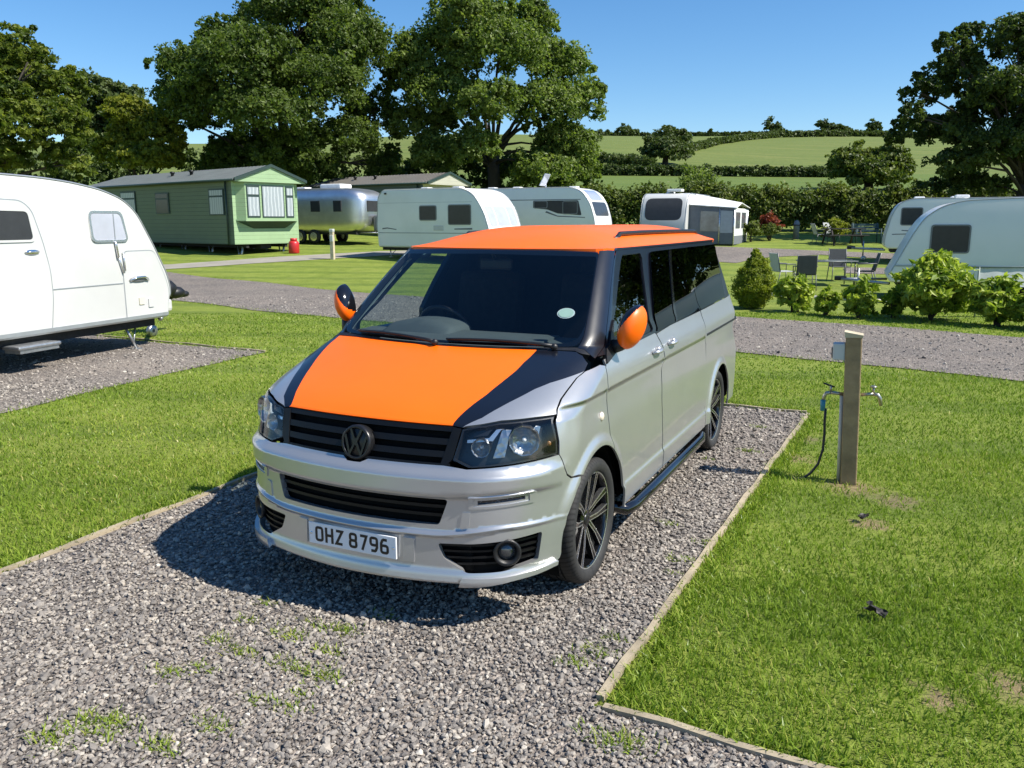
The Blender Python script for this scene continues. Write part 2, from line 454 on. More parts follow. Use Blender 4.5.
def ribbon(mb, pl, w, fm, closed=False, mi=0, th=.0015):
    """flat stroke of width w along a 2D polyline, extruded by th; fm maps (x, z, depth) to 3D"""
    P = [np.array(p, float) for p in pl]; n = len(P); L = []; Rr = []
    for i in range(n):
        a = P[i-1] if (i > 0 or closed) else None; b = P[(i+1) % n] if (i < n-1 or closed) else None
        d1 = (P[i]-a)/np.linalg.norm(P[i]-a) if a is not None else None
        d2 = (b-P[i])/np.linalg.norm(b-P[i]) if b is not None else None
        if d1 is None: d1 = d2
        if d2 is None: d2 = d1
        n1 = np.array([-d1[1], d1[0]]); n2 = np.array([-d2[1], d2[0]]); m = n1+n2; m /= max(np.linalg.norm(m), 1e-6)
        k = w/2/max(.45, m @ n1); L.append(P[i]+m*k); Rr.append(P[i]-m*k)
    vs = [fm(p[0], p[1], th) for p in L] + [fm(p[0], p[1], th) for p in Rr] + [fm(p[0], p[1], 0) for p in L] + [fm(p[0], p[1], 0) for p in Rr]
    fs = []
    for i in range(n if closed else n-1):
        j = (i+1) % n; fs += [(i, j, n+j, n+i), (2*n+i, 2*n+j, j, i), (n+i, n+j, 3*n+j, 3*n+i)]
    if not closed: fs += [(0, n, 3*n, 2*n), (n-1, 2*n-1, 4*n-1, 3*n-1)]
    mb.add(vs, fs, mi)

VAN = thing('van', 'silver van with an orange and black bonnet and orange roof on the gravel pitch', 'van')

# ---- front bumper
def arch_u(a0, a1, n=14): return [(ys(y, z), z) for y, z in arc(ARCH[0][0], ARCH[0][1], ARCH[0][2], a0, a1, n)]
right = [(.040, .787), (.075, .803)] + uz([(.80, .806), (.99, .796), (1.374, .812), (1.69, .827)]) \
    + [(ys(.485, .77), .77), (ys(.51, .715), .715), (ys(.545, .692), .692), (ys(.61, .688), .688)] + arch_u(128, 183)[1:] + [(ys(.458, .310), .310), (ys(.44, .294), .294)] + uz([(1.70, .284), (1.45, .264), (1.2, .254), (.75, .249), (.3, .247)])
bump_out = right + [(0, .246)] + mir(right[::-1]) + [(0, .786)]
lg = [(-.505, .653), (.505, .653), (.462, .527), (-.462, .527)]
lg = [(float(U(s_from_x(x, z))), z) for x, z in lg]
fog = uz([(.778, .437), (1.05, .443), (1.30, .454), (1.57, .470), (1.55, .330), (1.291, .303), (1.02, .302), (.83, .365)])
led = uz([(1.09, .634), (1.43, .646), (1.43, .664), (1.09, .654)])
def crease(k, e):
    zz = np.linspace(.2, .85, 1301); out = []
    for s in np.linspace(-e, e, 160):
        w_ = np.interp(zz, [.38, .46, .56, .70, .78], [0, .045, .035, .022, 0])*sstep(.72, 1.35, abs(s)); out.append((float(U(s)), float(np.interp(k, zz - w_, zz))))
    return out
BUMP = panel('front_bumper', fm_uz, bump_out, [M_SILVER], VAN, h=.016, rim=.03,
             holes=[rounded(lg, .02), rounded(fog, [.015]*8), rounded(mir(fog)[::-1], [.015]*8), led, mir(led)[::-1]],
             lines=[crease(k, e) for k, e in ((.285, 1.2), (.300, 1.2), (.312, 1.15), (.466, 1.72), (.473, 1.72), (.483, 1.72), (.491, 1.72), (.655, 1.74), (.663, 1.74), (.680, 1.74), (.760, 1.66))])
def strip(name, s0, s1, za, zb, off, mt, par, rim=.02, fm=fm_uz, h=.03):
    return panel(name, fm, [(s0, za), (s1, za), (s1, zb), (s0, zb)], [mt], par, h=h, off=off, rim=rim)
gl = panel('lower_grille', fm_uz, [(p[0]*1.03, p[1] + (.012 if p[1] > .6 else -.012)) for p in lg], [M_MATTEBK], BUMP, off=-.05, rim=0)
for za, zb in ((.562, .577), (.604, .619)): strip('grille_slat', -.505, .505, za, zb, -.022, M_SLAT, gl, .025)
def fog_unit(sd):
    f2 = [(p[0] + (.012 if p[0] > .7 else -.012), p[1] + (.012 if p[1] > .4 else -.012)) for p in fog]
    g = panel('fog_grille', fm_uz, f2 if sd > 0 else mir(f2), [M_MATTEBK], BUMP, off=-.055, rim=0)
    for i, z0 in enumerate((.335, .365, .395, .424)):
        a0, a1 = U(.83 - .012*i + .10*(i == 0)), U(1.56)
        q = [(a0, z0 - .005), (.5*(a0+a1), z0), (a1, z0 + .012), (a1, z0 + .023), (.5*(a0+a1), z0 + .010), (a0, z0 + .005)]
        panel('grille_slat', fm_uz, q if sd > 0 else mir(q), [M_SLAT], g, off=-.024, rim=.022, h=.025)
    x, y, z = [float(q) for q in surf(np.array(1.31), np.array(.392))]
    M = Matrix.Translation((sd*x, y, z)) @ Matrix.Rotation(sd*R(32), 4, 'Z')
    mb = MB(); mb.lathe([(.050, .03), (.068, .000), (.060, -.006), (.050, -.001), (.042, .03)], 28, 'y', mi=0, M=M)
    FL = mb.build('fog_lamp', [M_TRIM], BUMP)
    mb = MB(); mb.lathe([(.0, .006), (.02, .008), (.036, .018), (.044, .028)], 24, 'y', M=M); mb.build('lens', [M_LENSDK], FL)
M_LENSDK = mat('fog_lens', (.06, .065, .07), .06, .3, coat=1.0)
fog_unit(1); fog_unit(-1)
M_LEDROW, _t, _o = nt('led_row')
_v = ND(_t, 'ShaderNodeTexVoronoi'); _v.inputs['Scale'].default_value = 90; _t.links.new(pos(_t), _v.inputs['Vector'])
bsdf(_t, _o, ramp(_t, _v.outputs['Distance'], [(.15, (.20, .22, .24)), (.3, (.01, .01, .012))]), .15, .2, .8)
for sd in (1, -1):
    q = uz([(1.08, .630), (1.44, .642), (1.44, .668), (1.08, .658)]); panel('daytime_lamp', fm_uz, q if sd > 0 else mir(q), [M_LEDROW], BUMP, off=-.014, rim=0, h=.02)
    o2 = [tuple(p) for p in rounded(uz([(1.02, .612), (1.50, .626), (1.52, .688), (1.02, .676)]), .012)]; i2 = uz([(1.06, .625), (1.46, .638), (1.46, .674), (1.06, .664)])
    panel('lamp_bezel', fm_uz, o2 if sd > 0 else mir(o2), [M_SILVER], BUMP, holes=[i2 if sd > 0 else mir(i2)[::-1]], off=.006, rim=.012, h=.02)
    o3 = [tuple(p) for p in rounded(uz([(.955, .515), (1.025, .521), (1.035, .600), (.97, .594)]), .008)]
    panel('tow_eye_cover', fm_uz, o3 if sd > 0 else mir(o3), [M_SILVER], BUMP, off=.005, rim=.012, h=.02)
    o5 = uz([(.98, .250), (1.3, .256), (1.55, .270), (1.715, .285), (1.715, .303), (1.55, .292), (1.3, .281), (1.0, .281)])
    panel('front_splitter', fm_uz, o5 if sd > 0 else mir(o5), [M_SILVER], BUMP, off=.022, rim=.03, h=.018)
    o4 = [(sd*.292, .335), (sd*.352, .335), (sd*.352, .452), (sd*.292, .452)]
    panel('plate_surround', fm_uz, o4, [M_SILVER], BUMP, off=.007, rim=.014, h=.02)

# ---- number plate
yp = float(f_yc(.40)) - .004
def pm(x, z, d): return (x, yp - d - .004*0, z)
mb = MB(); mb.box((0, yp + .004, .397), (.520, .010, .111), 0, bev=.003)
PL = mb.build('number_plate', [M_PLATE], VAN)
w, h, s_ = .050, .079, .0135; i = s_/2
W_, H_ = w - s_, h - s_
def rr(x0, z0, x1, z1, r): return [tuple(p) for p in rounded([(x0, z0), (x1, z0), (x1, z1), (x0, z1)], r, 4)]
G = {
 'O': [(rr(0, 0, W_, H_, .012), True)],
 'H': [([(0, -i), (0, H_+i)], False), ([(W_, -i), (W_, H_+i)], False), ([(0, H_/2), (W_, H_/2)], False)],
 'Z': [([(0, H_), (W_, H_), (0, 0), (W_, 0)], False)],
 '8': [(rr(.001, H_/2, W_-.001, H_, .012), True), (rr(0, 0, W_, H_/2, .012), True)],
 '7': [([(0, H_), (W_, H_), (.30*W_, -i)], False)],
 '9': [(rr(0, .45*H_, W_, H_, .012), True), ([(W_, .62*H_), (W_, .30*H_), (.80*W_, .06*H_), (.66*W_, 0), (.08*W_, 0)], False)],
 '6': [(rr(0, 0, W_, .55*H_, .012), True), ([(0, .38*H_), (0, .70*H_), (.20*W_, .94*H_), (.34*W_, H_), (.92*W_, H_)], False)]}
mb = MB(); x = -.219
for ch in 'OHZ 8796':
    if ch == ' ': x += .022; continue
    for k, (pl, cl) in enumerate(G[ch]): ribbon(mb, [(x + i + p[0], .3575 + i + p[1]) for p in pl], s_, lambda a, b, d: (a, yp - .0012 - d, b), cl, th=.0012 + .0002*k)
    x += .061
mb.build('plate_lettering', [M_INK], PL, fix=False)
for a in (-.245, .245): mb = MB(); mb.lathe([(0, -.004), (.006, -.003), (.007, 0)], 12, 'y', (a, yp - .001, .397)); mb.build('plate_screw', [M_CHROME], PL)
pass

# ---- main grille with badge
gr = uz([(-.825, .978), (.825, .978), (.905, .970), (.862, .838), (.80, .803), (.13, .803), (.08, .780), (-.08, .780), (-.13, .803), (-.80, .803), (-.862, .838), (-.905, .970)])
GR = panel('grille', fm_uz, gr, [M_MATTEBK], VAN, off=-.035, rim=0)
for za, zb, e in ((.958, .980, .0), (.898, .926, 0), (.842, .870, 0), (.804, .816, 0)):
    a = U(.86) if za > .95 else U(.845); strip('grille_slat', -a, a, za, zb, -.002, M_SLAT, GR, .035)
for sd in (1, -1):
    q = uz([(.82, .808), (.862, .836), (.905, .974), (.835, .977), (.77, .808)]); panel('grille_end', fm_uz, q if sd > 0 else mir(q), [M_SLAT], GR, off=.001, rim=.03, h=.02)
bz = .876; M = Matrix.Translation((0, float(f_yc(bz)) - .030, bz)) @ Matrix.Rotation(R(-9), 4, 'X')
mb = MB(); mb.lathe([(.0, .012), (.070, .012), (.078, .018), (.083, .03), (.083, .06), (0, .06)], 40, 'y', mi=0, M=M)
mb.lathe([(.070, .014), (.070, .002), (.074, -.002), (.082, .000), (.086, .010), (.086, .04)], 48, 'y', mi=0, M=M)
BG = mb.build('badge', [M_BADGE], GR)
mb = MB(); fmb = lambda a, b, d: M @ Vector((a, .011 - d, b))
ribbon(mb, [(-.031, .064), (0, -.004), (.031, .064)], .0125, fmb, th=.011)
ribbon(mb, [(-.062, .034), (-.033, -.058), (0, .010), (.033, -.058), (.062, .034)], .0125, fmb, th=.0105)
mb.build('badge_letters', [M_BADGE], BG)

# ---- headlights
hl = [(.917, .971), (1.05, .988), (1.183, 1.001), (1.42, 1.006), (1.592, 1.006), (1.632, .95), (1.662, .89), (1.676, .834), (1.374, .820), (1.0, .804), (.868, .833)]
M_HLBOWL = mat('lamp_housing', (.022, .024, .027), .25, .2)
def headlight(sd):
    q = uz(hl); q = q if sd > 0 else mir(q)
    lens = panel('headlight', fm_uz, q, [M_LENS], VAN, off=.002, rim=.0, h=.025)
    fr_i = rounded([(a + (.006 if a < .62 else (-.007 if a > .9 else 0)), b + (.006 if b < .9 else -.005)) for a, b in uz(hl)], .006)
    fr_i = [tuple(p) for p in fr_i]
    panel('lamp_frame', fm_uz, q, [M_TRIM], lens, holes=[fr_i if sd > 0 else mir(fr_i)[::-1]], off=-.003, rim=.055, h=.025)
    panel('lamp_housing', fm_uz, q, [M_HLBOWL], lens, off=-.058, rim=0, h=.03)
    def bowl(name, s, z, r, dep, ang, n=18):
        x, y, zz = [float(v) for v in surf(np.array(s), np.array(z))]
        Mx = Matrix.Translation((sd*x, y + dep, zz)) @ Matrix.Rotation(sd*R(ang), 4, 'Z')
        b = MB(); b.lathe([(r*.12, .030), (r*.35, .026), (r*.60, .017), (r*.82, .006), (r, -.010), (r*1.07, -.012), (r*1.07, .02)], n, 'y', mi=0, M=Mx, smooth=False)
        b.lathe([(0, -.002), (r*.13, .002), (r*.16, .02), (r*.13, .05)], 16, 'y', mi=1, M=Mx); b.build(name, [M_FACET, M_WHITEP], lens)
    bowl('reflector', 1.375, .915, .070, .030, 26, 11); bowl('reflector', 1.062, .888, .043, .028, 12, 13)
    def fac(name, pts, of, m):
        p = uz(pts); return panel(name, fm_uz, p if sd > 0 else mir(p), [m], lens, off=of, rim=.03, h=.016)
    fac('reflector_wing', [(1.18, .846), (1.27, .848), (1.30, .985), (1.235, .984)], -.030, M_FACET)
    fac('reflector_wing', [(1.46, .850), (1.505, .862), (1.530, .975), (1.475, .988)], -.026, M_FACET)
    fac('chrome_strip', [(.955, .928), (1.135, .940), (1.20, .990), (1.235, .990), (1.165, .925), (1.135, .926), (.955, .914)], -.022, M_ALU)
    fac('lamp_blade', [(.985, .942), (1.12, .952), (1.155, .984), (1.02, .970)], -.028, M_HLBOWL)
    b = MB(); x, y, z = [float(v) for v in surf(np.array(1.60), np.array(.880))]
    b.ball((sd*(x-.02), y + .035, z), (.012, .012, .014)); b.build('indicator_bulb', [mat('amber_lens', (.25, .11, .03), .2) if sd > 0 else bpy.data.materials['amber_lens']], lens)
M_FACET, _t, _o = nt('faceted_chrome'); _v = ND(_t, 'ShaderNodeTexVoronoi'); _v.inputs['Scale'].default_value = 34; _t.links.new(pos(_t), _v.inputs['Vector'])
bsdf(_t, _o, (.40, .41, .42), .30, 1.0, 0, .5, bump(_t, _v.outputs['Distance'], .35, .012))
headlight(1); headlight(-1)

# ---- bonnet (orange panel, black wedges, silver outer corners)
bo = [(.0, .985), (.83, .985), (.914, .979), (1.05, .995), (1.183, 1.009), (1.42, 1.014), (1.60, 1.014), (1.569, 1.033), (1.531, 1.068), (1.524, 1.095), (1.524, 1.139), (1.575, 1.161), (1.54, 1.190), (1.30, 1.224), (1.08, 1.240), (.80, 1.246), (0, 1.245)]
q = uq(bo); bon = q + mir(q[::-1][1:-1])
orR = uq([(.820, .96), (.826, .985), (.826, 1.015), (.820, 1.06), (.822, 1.09), (.808, 1.13), (.785, 1.17), (.757, 1.20), (.742, 1.28)])
orL = uq([(.842, .96), (.850, .99), (.903, 1.037), (.960, 1.103), (.984, 1.147), (.998, 1.195), (1.04, 1.28)], -1)
blR = uq([(.912, .96), (.922, .979), (1.016, 1.016), (1.085, 1.070), (1.171, 1.112), (1.258, 1.131), (1.391, 1.144), (1.585, 1.161), (1.9, 1.175)])
blL = mir(blR)
or_ = orR + orL[::-1]
bl_ = blR + [(1.3, float(f_yc(1.30))), (-1.3, float(f_yc(1.30)))] + blL[::-1]
def bmat(c):
    r = np.full(len(c), 2); r[in_poly(c, bl_)] = 1; r[in_poly(c, or_)] = 0; return r
def inside_line(L):
    d = densify(L, .012, False); k = in_poly(d, bon) & (dist_lines(d, np.array(bon)) > .0015); return [tuple(p) for p in d[k]]
panel('bonnet', fm_uq, bon, [M_ORANGE, M_BLACKP, M_SILVER], VAN, h=.018, off=.001, rim=.03, matfn=bmat, lines=[inside_line(L) for L in (orR, orL, blR, blL)])

# ---- front wings
def seam_pts(d): return [(ys(y + d, z), z) for y, z in densify([(1.108, 1.15), (1.085, 1.07), (1.068, .99), (1.066, .92), (1.075, .84), (1.098, .755), (1.110, .712)], .02, False)]
def wing(sd):
    w = [(1.622, 1.006), (1.590, 1.033), (1.552, 1.068), (1.546, 1.095), (1.546, 1.139), (1.598, 1.158)]
    w = uz(w) + [(ys(1.06, 1.172), 1.172), (ys(1.112, 1.16), 1.16)] + seam_pts(-.003) + arch_u(56, 126, n=18) + [(ys(.60, .700), .700), (ys(.552, .700), .700), (ys(.516, .722), .722), (ys(.491, .773), .773), (float(U(1.698)), .829), (float(U(1.684)), .89), (float(U(1.652)), .95)]
    o = panel('front_wing', fm_uz, w if sd > 0 else mir(w), [M_SILVER], VAN, h=.018, rim=.012, lines=[[(ys(.62, 1.034), 1.034), (ys(1.05, 1.034), 1.034)] if sd > 0 else [(-ys(.62, 1.034), 1.034), (-ys(1.05, 1.034), 1.034)]])
    x, y, z = [float(v) for v in surf(s_from_y(np.array(.965), np.array(.913)), np.array(.913))]
    b = MB(); b.lathe([(0, .014), (.014, .013), (.022, .008), (.026, .0)], 20, 'x', (0, 0, 0), M=Matrix.Translation((sd*x, y, z)) @ (Matrix.Identity(4) if sd > 0 else Matrix.Rotation(math.pi, 4, 'Z')))
    b.build('side_indicator', [mat('clear_indicator', (.75, .66, .52), .25, coat=.8) if sd > 0 else bpy.data.materials['clear_indicator']], o)
wing(1); wing(-1)

# ---- windscreen, cowl, wipers
ws = [(-.985, 1.262), (-.5, 1.259), (0, 1.258), (.5, 1.259), (.985, 1.262), (1.06, 1.45), (1.15, 1.745), (.6, 1.757), (0, 1.758), (-.6, 1.757), (-1.15, 1.745), (-1.06, 1.45)]
ws = uz(ws)
wsr = [tuple(p) for p in rounded(ws, [.03, 0, 0, 0, .03, 0, .03, 0, 0, 0, .03, 0])]
wi = [tuple(p) for p in rounded(uz([(-.962, 1.278), (0, 1.272), (.962, 1.278), (1.036, 1.45), (1.118, 1.722), (0, 1.735), (-1.118, 1.722), (-1.036, 1.45)]), [.05, 0, .05, 0, .05, 0, .05, 0])]
WS = panel('windscreen', fm_uz, wsr, [M_WSCREEN], VAN, h=.03, off=.004, rim=.0)
panel('black_border', fm_uz, wsr, [M_GLOSSBK], WS, holes=[wi], h=.02, off=-.001, rim=.0)
M_STK = mat('sticker_paper', (.50, .62, .52), .7)
x, y, z = [float(v) for v in surf(np.array(.851), np.array(1.429))]
for _k, _m in ((1.0, M_PLATE), (.86, M_STK)): panel('disc_sticker', fm_uz, [(float(U(.851)) + _k*.038*math.cos(R(a)), 1.429 + _k*.026*math.sin(R(a))) for a in range(0, 360, 20)], [_m], WS, off=-.009 + .003*(_k < 1), rim=0, h=.02)
cw = uz([(-1.5, 1.222), (-1.25, 1.233), (-1.0, 1.246), (-.75, 1.2495), (0, 1.2485), (.75, 1.2495), (1.0, 1.246), (1.25, 1.233), (1.5, 1.222), (1.2, 1.252), (.98, 1.2585), (.5, 1.255), (0, 1.2545), (-.5, 1.255), (-.98, 1.2585), (-1.2, 1.252)])
panel('cowl', fm_uz, cw, [M_TRIM], VAN, h=.02, off=.0, rim=.03)
def wiper(s0, s1, z0, z1):
    mb = MB(); A = np.array([float(v) for v in surf(np.array(s0), np.array(z0))]); pts = []
    for k in range(9):
        t = k/8; p = np.array([float(v) for v in surf(np.array(s0 + (s1-s0)*t), np.array(z0 + (z1-z0)*t + .012*math.sin(math.pi*t)))]); pts.append(p + np.array([0, -.022, .016]))
    mb.tube(pts, [.012, .011, .009, .008, .007, .007, .007, .007, .006], 8)
    bl = [p + np.array([0, .014, -.006]) for p in pts[2:]]; mb.tube(bl, .007, 6)
    mb.ball(tuple(A + [0, -.02, .012]), .020); mb.build('wiper', [M_TRIM], VAN)
wiper(.86, .06, 1.253, 1.268); wiper(-.02, -.80, 1.252, 1.270)

# ---- A pillars, door frames and glass, doors, rear quarters
BEL = lambda y: 1.205 + (y - 1.2)*.0155
def side_parts(sd):
    F = lambda L: L if sd > 0 else mir(L)
    H = lambda L: L if sd > 0 else mir(L)[::-1]
    # windscreen pillar
    a = uz([(1.0, 1.255), (1.22, 1.250), (1.45, 1.225), (1.62, 1.205), (1.74, 1.30), (1.80, 1.50), (1.86, 1.70), (1.87, 1.752), (1.50, 1.756), (1.165, 1.752), (1.07, 1.45)])
    panel('windscreen_pillar', fm_uz, F(a), [M_BLACKP], VAN, h=.018, off=.002, rim=.035)
    # front door: black frame with its glass, silver lower skin
    top = 1.752
    fr = [(float(U(1.645)), 1.212), (float(U(1.765)), 1.30), (float(U(1.825)), 1.50), (float(U(1.885)), 1.70), (ys(1.82, top), top), (ys(2.385, top), top), (ys(2.365, 1.715), 1.715), (ys(2.14, 1.218), 1.218), (ys(1.7, 1.210), 1.210)]
    wn = [(ys(1.27, 1.236), 1.236), (ys(1.50, 1.42), 1.42), (ys(1.845, 1.69), 1.69), (ys(1.90, 1.722), 1.722), (ys(2.275, 1.722), 1.722), (ys(2.285, 1.69), 1.69), (ys(2.085, 1.232), 1.232)]
    wn = [tuple(p) for p in rounded(wn, [.02, 0, .04, .03, .02, .0, .02])]
    ds = [(ys(1.128, 1.160), 1.160), (ys(1.128, 1.19), 1.19)] + [(ys(y, BEL(y) - .002), BEL(y) - .002) for y in (1.25, 1.5, 1.8, 2.12)] + [(ys(2.145, 1.206), 1.206), (ys(2.205, 1.03), 1.03), (ys(2.12, .90), .90), (ys(2.165, .50), .50), (ys(2.165, .315), .315), (ys(1.30, .308), .308)]
    ds += arch_u(-4, 55, n=16) + seam_pts(.006)[::-1]
    D = panel('front_door', fm_uz, F(ds), [M_SILVER], VAN, h=.022, rim=.012, lines=[F([(ys(1.10, 1.034), 1.034), (ys(2.19, 1.034), 1.034)]), F([(ys(1.36, .436), .436), (ys(2.15, .436), .436)])])
    panel('window_frame', fm_uz, F(fr), [M_BLACKP], D, holes=[H(wn)], h=.02, off=.001, rim=.03)
    panel('window', fm_uz, F([(p[0], p[1]) for p in wn]), [M_GLASS if sd < 0 else M_DOORGL], D, h=.03, off=-.008, rim=0)
    def handle(y, z, par):
        x = abs(float(surf(s_from_y(np.array(y), np.array(z)), np.array(z))[0]))
        b = MB(); b.tube([(sd*(x + .002), y - .075, z), (sd*(x + .028), y - .055, z + .003), (sd*(x + .034), y, z + .005), (sd*(x + .028), y + .055, z + .003), (sd*(x + .002), y + .075, z)], [.012, .013, .014, .013, .012], 10)
        b.ball((sd*(x + .004), y + .055, z + .004), (.018, .03, .026)); b.build('handle', [M_SILVER], par)
    handle(2.03, 1.113, D)
    # sliding door / second door and rear quarter
    s2 = [(ys(2.162, 1.208), 1.208)] + [(ys(y, BEL(y)), BEL(y)) for y in (2.5, 3.0, 3.395)] + [(ys(3.402, 1.06), 1.06), (ys(3.405, .98), .98)]
    s2 += [(ys(3.405, .70), .70), (ys(3.405, .315), .315), (ys(2.180, .315), .315), (ys(2.180, .50), .50), (ys(2.135, .90), .90), (ys(2.220, 1.03), 1.03)]
    # the rear arch bites the door corner
    s2 = [p for p in s2]
    D2 = panel('sliding_door', fm_uz, F(s2), [M_SILVER], VAN, h=.022, rim=.03, lines=[F([(ys(2.23, 1.034), 1.034), (ys(3.39, 1.034), 1.034)]), F([(ys(2.19, .436), .436), (ys(3.39, .436), .436)])])
    handle(2.40, 1.122, D2)
    gA = [(ys(2.160, 1.222), 1.222), (ys(2.50, 1.722), 1.722), (ys(3.42, 1.724), 1.724), (ys(3.392, 1.246), 1.246)]
    gB = [(ys(3.405, 1.246), 1.246), (ys(3.433, 1.724), 1.724), (ys(4.53, 1.722), 1.722), (ys(4.575, 1.70), 1.70), (ys(4.43, 1.29), 1.29), (ys(4.36, 1.264), 1.264)]
    panel('window', fm_uz, F([tuple(p) for p in rounded(gA, .02)]), [M_TINT], D2, h=.03, off=.007, rim=.012)
    qp = [(ys(3.422, .32), .32), (ys(3.422, .98), .98), (ys(3.418, BEL(3.4)), BEL(3.4))] + [(ys(y, BEL(y)), BEL(y)) for y in (3.8, 4.2, 4.5)] + [(ys(4.70, 1.262), 1.262), (ys(4.83, 1.262), 1.262), (ys(4.845, .62), .62), (ys(4.82, .33), .33), (ys(4.32, .318), .318)]
    qp += [(ys(y, z), z) for y, z in arc(WY[1], WZ, WR, -3, 180, 26)] + [(ys(3.524, .32), .32)]
    Q = panel('rear_quarter', fm_uz, F(qp), [M_SILVER], VAN, h=.022, rim=.012)
    qf = [(ys(2.152, 1.210), 1.210)] + [(ys(y, BEL(y) + .006), BEL(y) + .006) for y in (2.6, 3.4, 4.2, 4.5)] + [(ys(4.83, 1.268), 1.268), (ys(4.755, 1.74), 1.74), (ys(4.70, top), top), (ys(3.5, top), top), (ys(2.395, top), top)]
    panel('window_surround', fm_uz, F(qf), [M_BLACKP], Q, h=.03, off=-.007, rim=.03)
    panel('window', fm_uz, F([tuple(p) for p in rounded(gB, .02)]), [M_TINT], Q, h=.03, off=.007, rim=.012)
    panel('window_divider', fm_uz, F([(ys(2.63, 1.236), 1.236), (ys(2.675, 1.236), 1.236), (ys(3.01, 1.716), 1.716), (ys(2.955, 1.716), 1.716)]), [M_GLOSSBK], D2, h=.03, off=.011, rim=.006)
    rl = [(ys(3.43, 1.044), 1.044), (ys(4.80, 1.046), 1.046), (ys(4.80, 1.062), 1.062), (ys(3.43, 1.060), 1.060)]
    panel('door_rail', fm_uz, F(rl), [M_TRIM], Q, h=.03, off=.004, rim=.01)
    gt = [(ys(1.80, 1.7535), 1.7535)] + [(ys(y, 1.7535), 1.7535) for y in (2.5, 3.3, 4.1, 4.68)] + [(ys(4.68, 1.768), 1.768), (ys(3.3, 1.768), 1.768), (ys(1.80, 1.768), 1.768)]
    panel('gutter', fm_uz, F(gt), [M_BLACKP], VAN, h=.03, off=.0, rim=.02)
    # dark inner skin behind the shut lines
    ins = [(ys(.62, .78), .78), (ys(.62, 1.10), 1.10), (ys(1.2, 1.15), 1.15), (ys(4.78, 1.20), 1.20), (ys(4.78, .33), .33), (ys(4.34, .33), .33)] + [(ys(y, z), z) for y, z in arc(WY[1], WZ, WR + .03, 0, 180, 20)] + [(ys(3.45, .33), .33), (ys(1.40, .33), .33)] + [(ys(y, z), z) for y, z in arc(ARCH[0][0], WZ, ARCH[0][2] + .03, 0, 140, 16)]
    panel('inner_panel', fm_uz, F(ins), [M_MATTEBK], VAN, h=.05, off=-.055, rim=0)
    # cabin-side pillar trim
    a = uz([(1.02, 1.27), (1.55, 1.27), (1.80, 1.45), (1.90, 1.70), (1.2, 1.73), (1.10, 1.45)])
    panel('pillar_trim', fm_uz, F(a), [M_TRIMGREY], VAN, h=.03, off=-.045, rim=.0)
    # door mirror
    cx, cy, cz = (.99, 1.30, 1.350) if sd > 0 else (-.945, 1.30, 1.405)
    b = MB(); n, m = 72, 40; V = []; Fc = []; mi = []
    for i in range(m+1):
        t = i/m; rr_ = math.sqrt(max(0, 1-(1-t)**2.2)); yy = -.085 + .125*t
        for k in range(n):
            qq = 2*math.pi*k/n; ca, sa = math.cos(qq), math.sin(qq)
            ex = np.sign(ca)*abs(ca)**1.15*.070*rr_; ez = np.sign(sa)*abs(sa)**.95*.125*rr_
            ex2 = ex - .24*ez*0 + .22*ez
            V.append((cx + sd*ex2, cy + yy + .05*(ex2/.1)*.5, cz + ez))
    for i in range(m):
        for k in range(n): Fc.append((i*n+k, i*n+(k+1) % n, (i+1)*n+(k+1) % n, (i+1)*n+k))
    Fc.append(tuple(m*n+k for k in range(n)))
    for f in Fc:
        ce = np.mean([V[j] for j in f], 0); dx, dz = sd*(ce[0]-cx), ce[2]-cz
        mi.append(0 if dz < .055 + 1.3*dx and len(f) == 4 else 1)
    for f, q in zip(Fc, mi): b.f.append(list(f)); b.m.append(q); b.sm.append(len(f) == 4)
    b.v = V
    MR = b.build('door_mirror', [M_ORANGE, M_GLOSSBK], VAN)
    b = MB(); b.lathe([(0, 0), (.8, 0), (.8, -.02)], 24, 'y', M=Matrix.Translation((cx, cy + .046, cz)) @ Matrix.Diagonal((.064, .2, .105, 1))); b.build('mirror_glass', [M_CHROME], MR)
    b = MB(); xs = sd*.875
    b.tube([(xs, 1.30, 1.235), (sd*.93, 1.295, 1.25), (cx - sd*.02, 1.30, cz - .07)], [.045, .036, .04], 10)
    fm2 = fm_uz
    b.build('mirror_arm', [M_TRIM], MR)
    tri = [(ys(1.13, 1.166), 1.166), (ys(1.34, 1.208), 1.208), (ys(1.345, 1.255), 1.255), (ys(1.41, 1.375), 1.375), (ys(1.375, 1.355), 1.355), (ys(1.20, 1.235), 1.235)]
    panel('mirror_base', fm_uz, F(tri), [M_TRIM], MR, h=.02, off=.012, rim=.03)
M_DOORGL = glass('door_glass', (.30, .34, .34), 1.15)
side_parts(1); side_parts(-1)

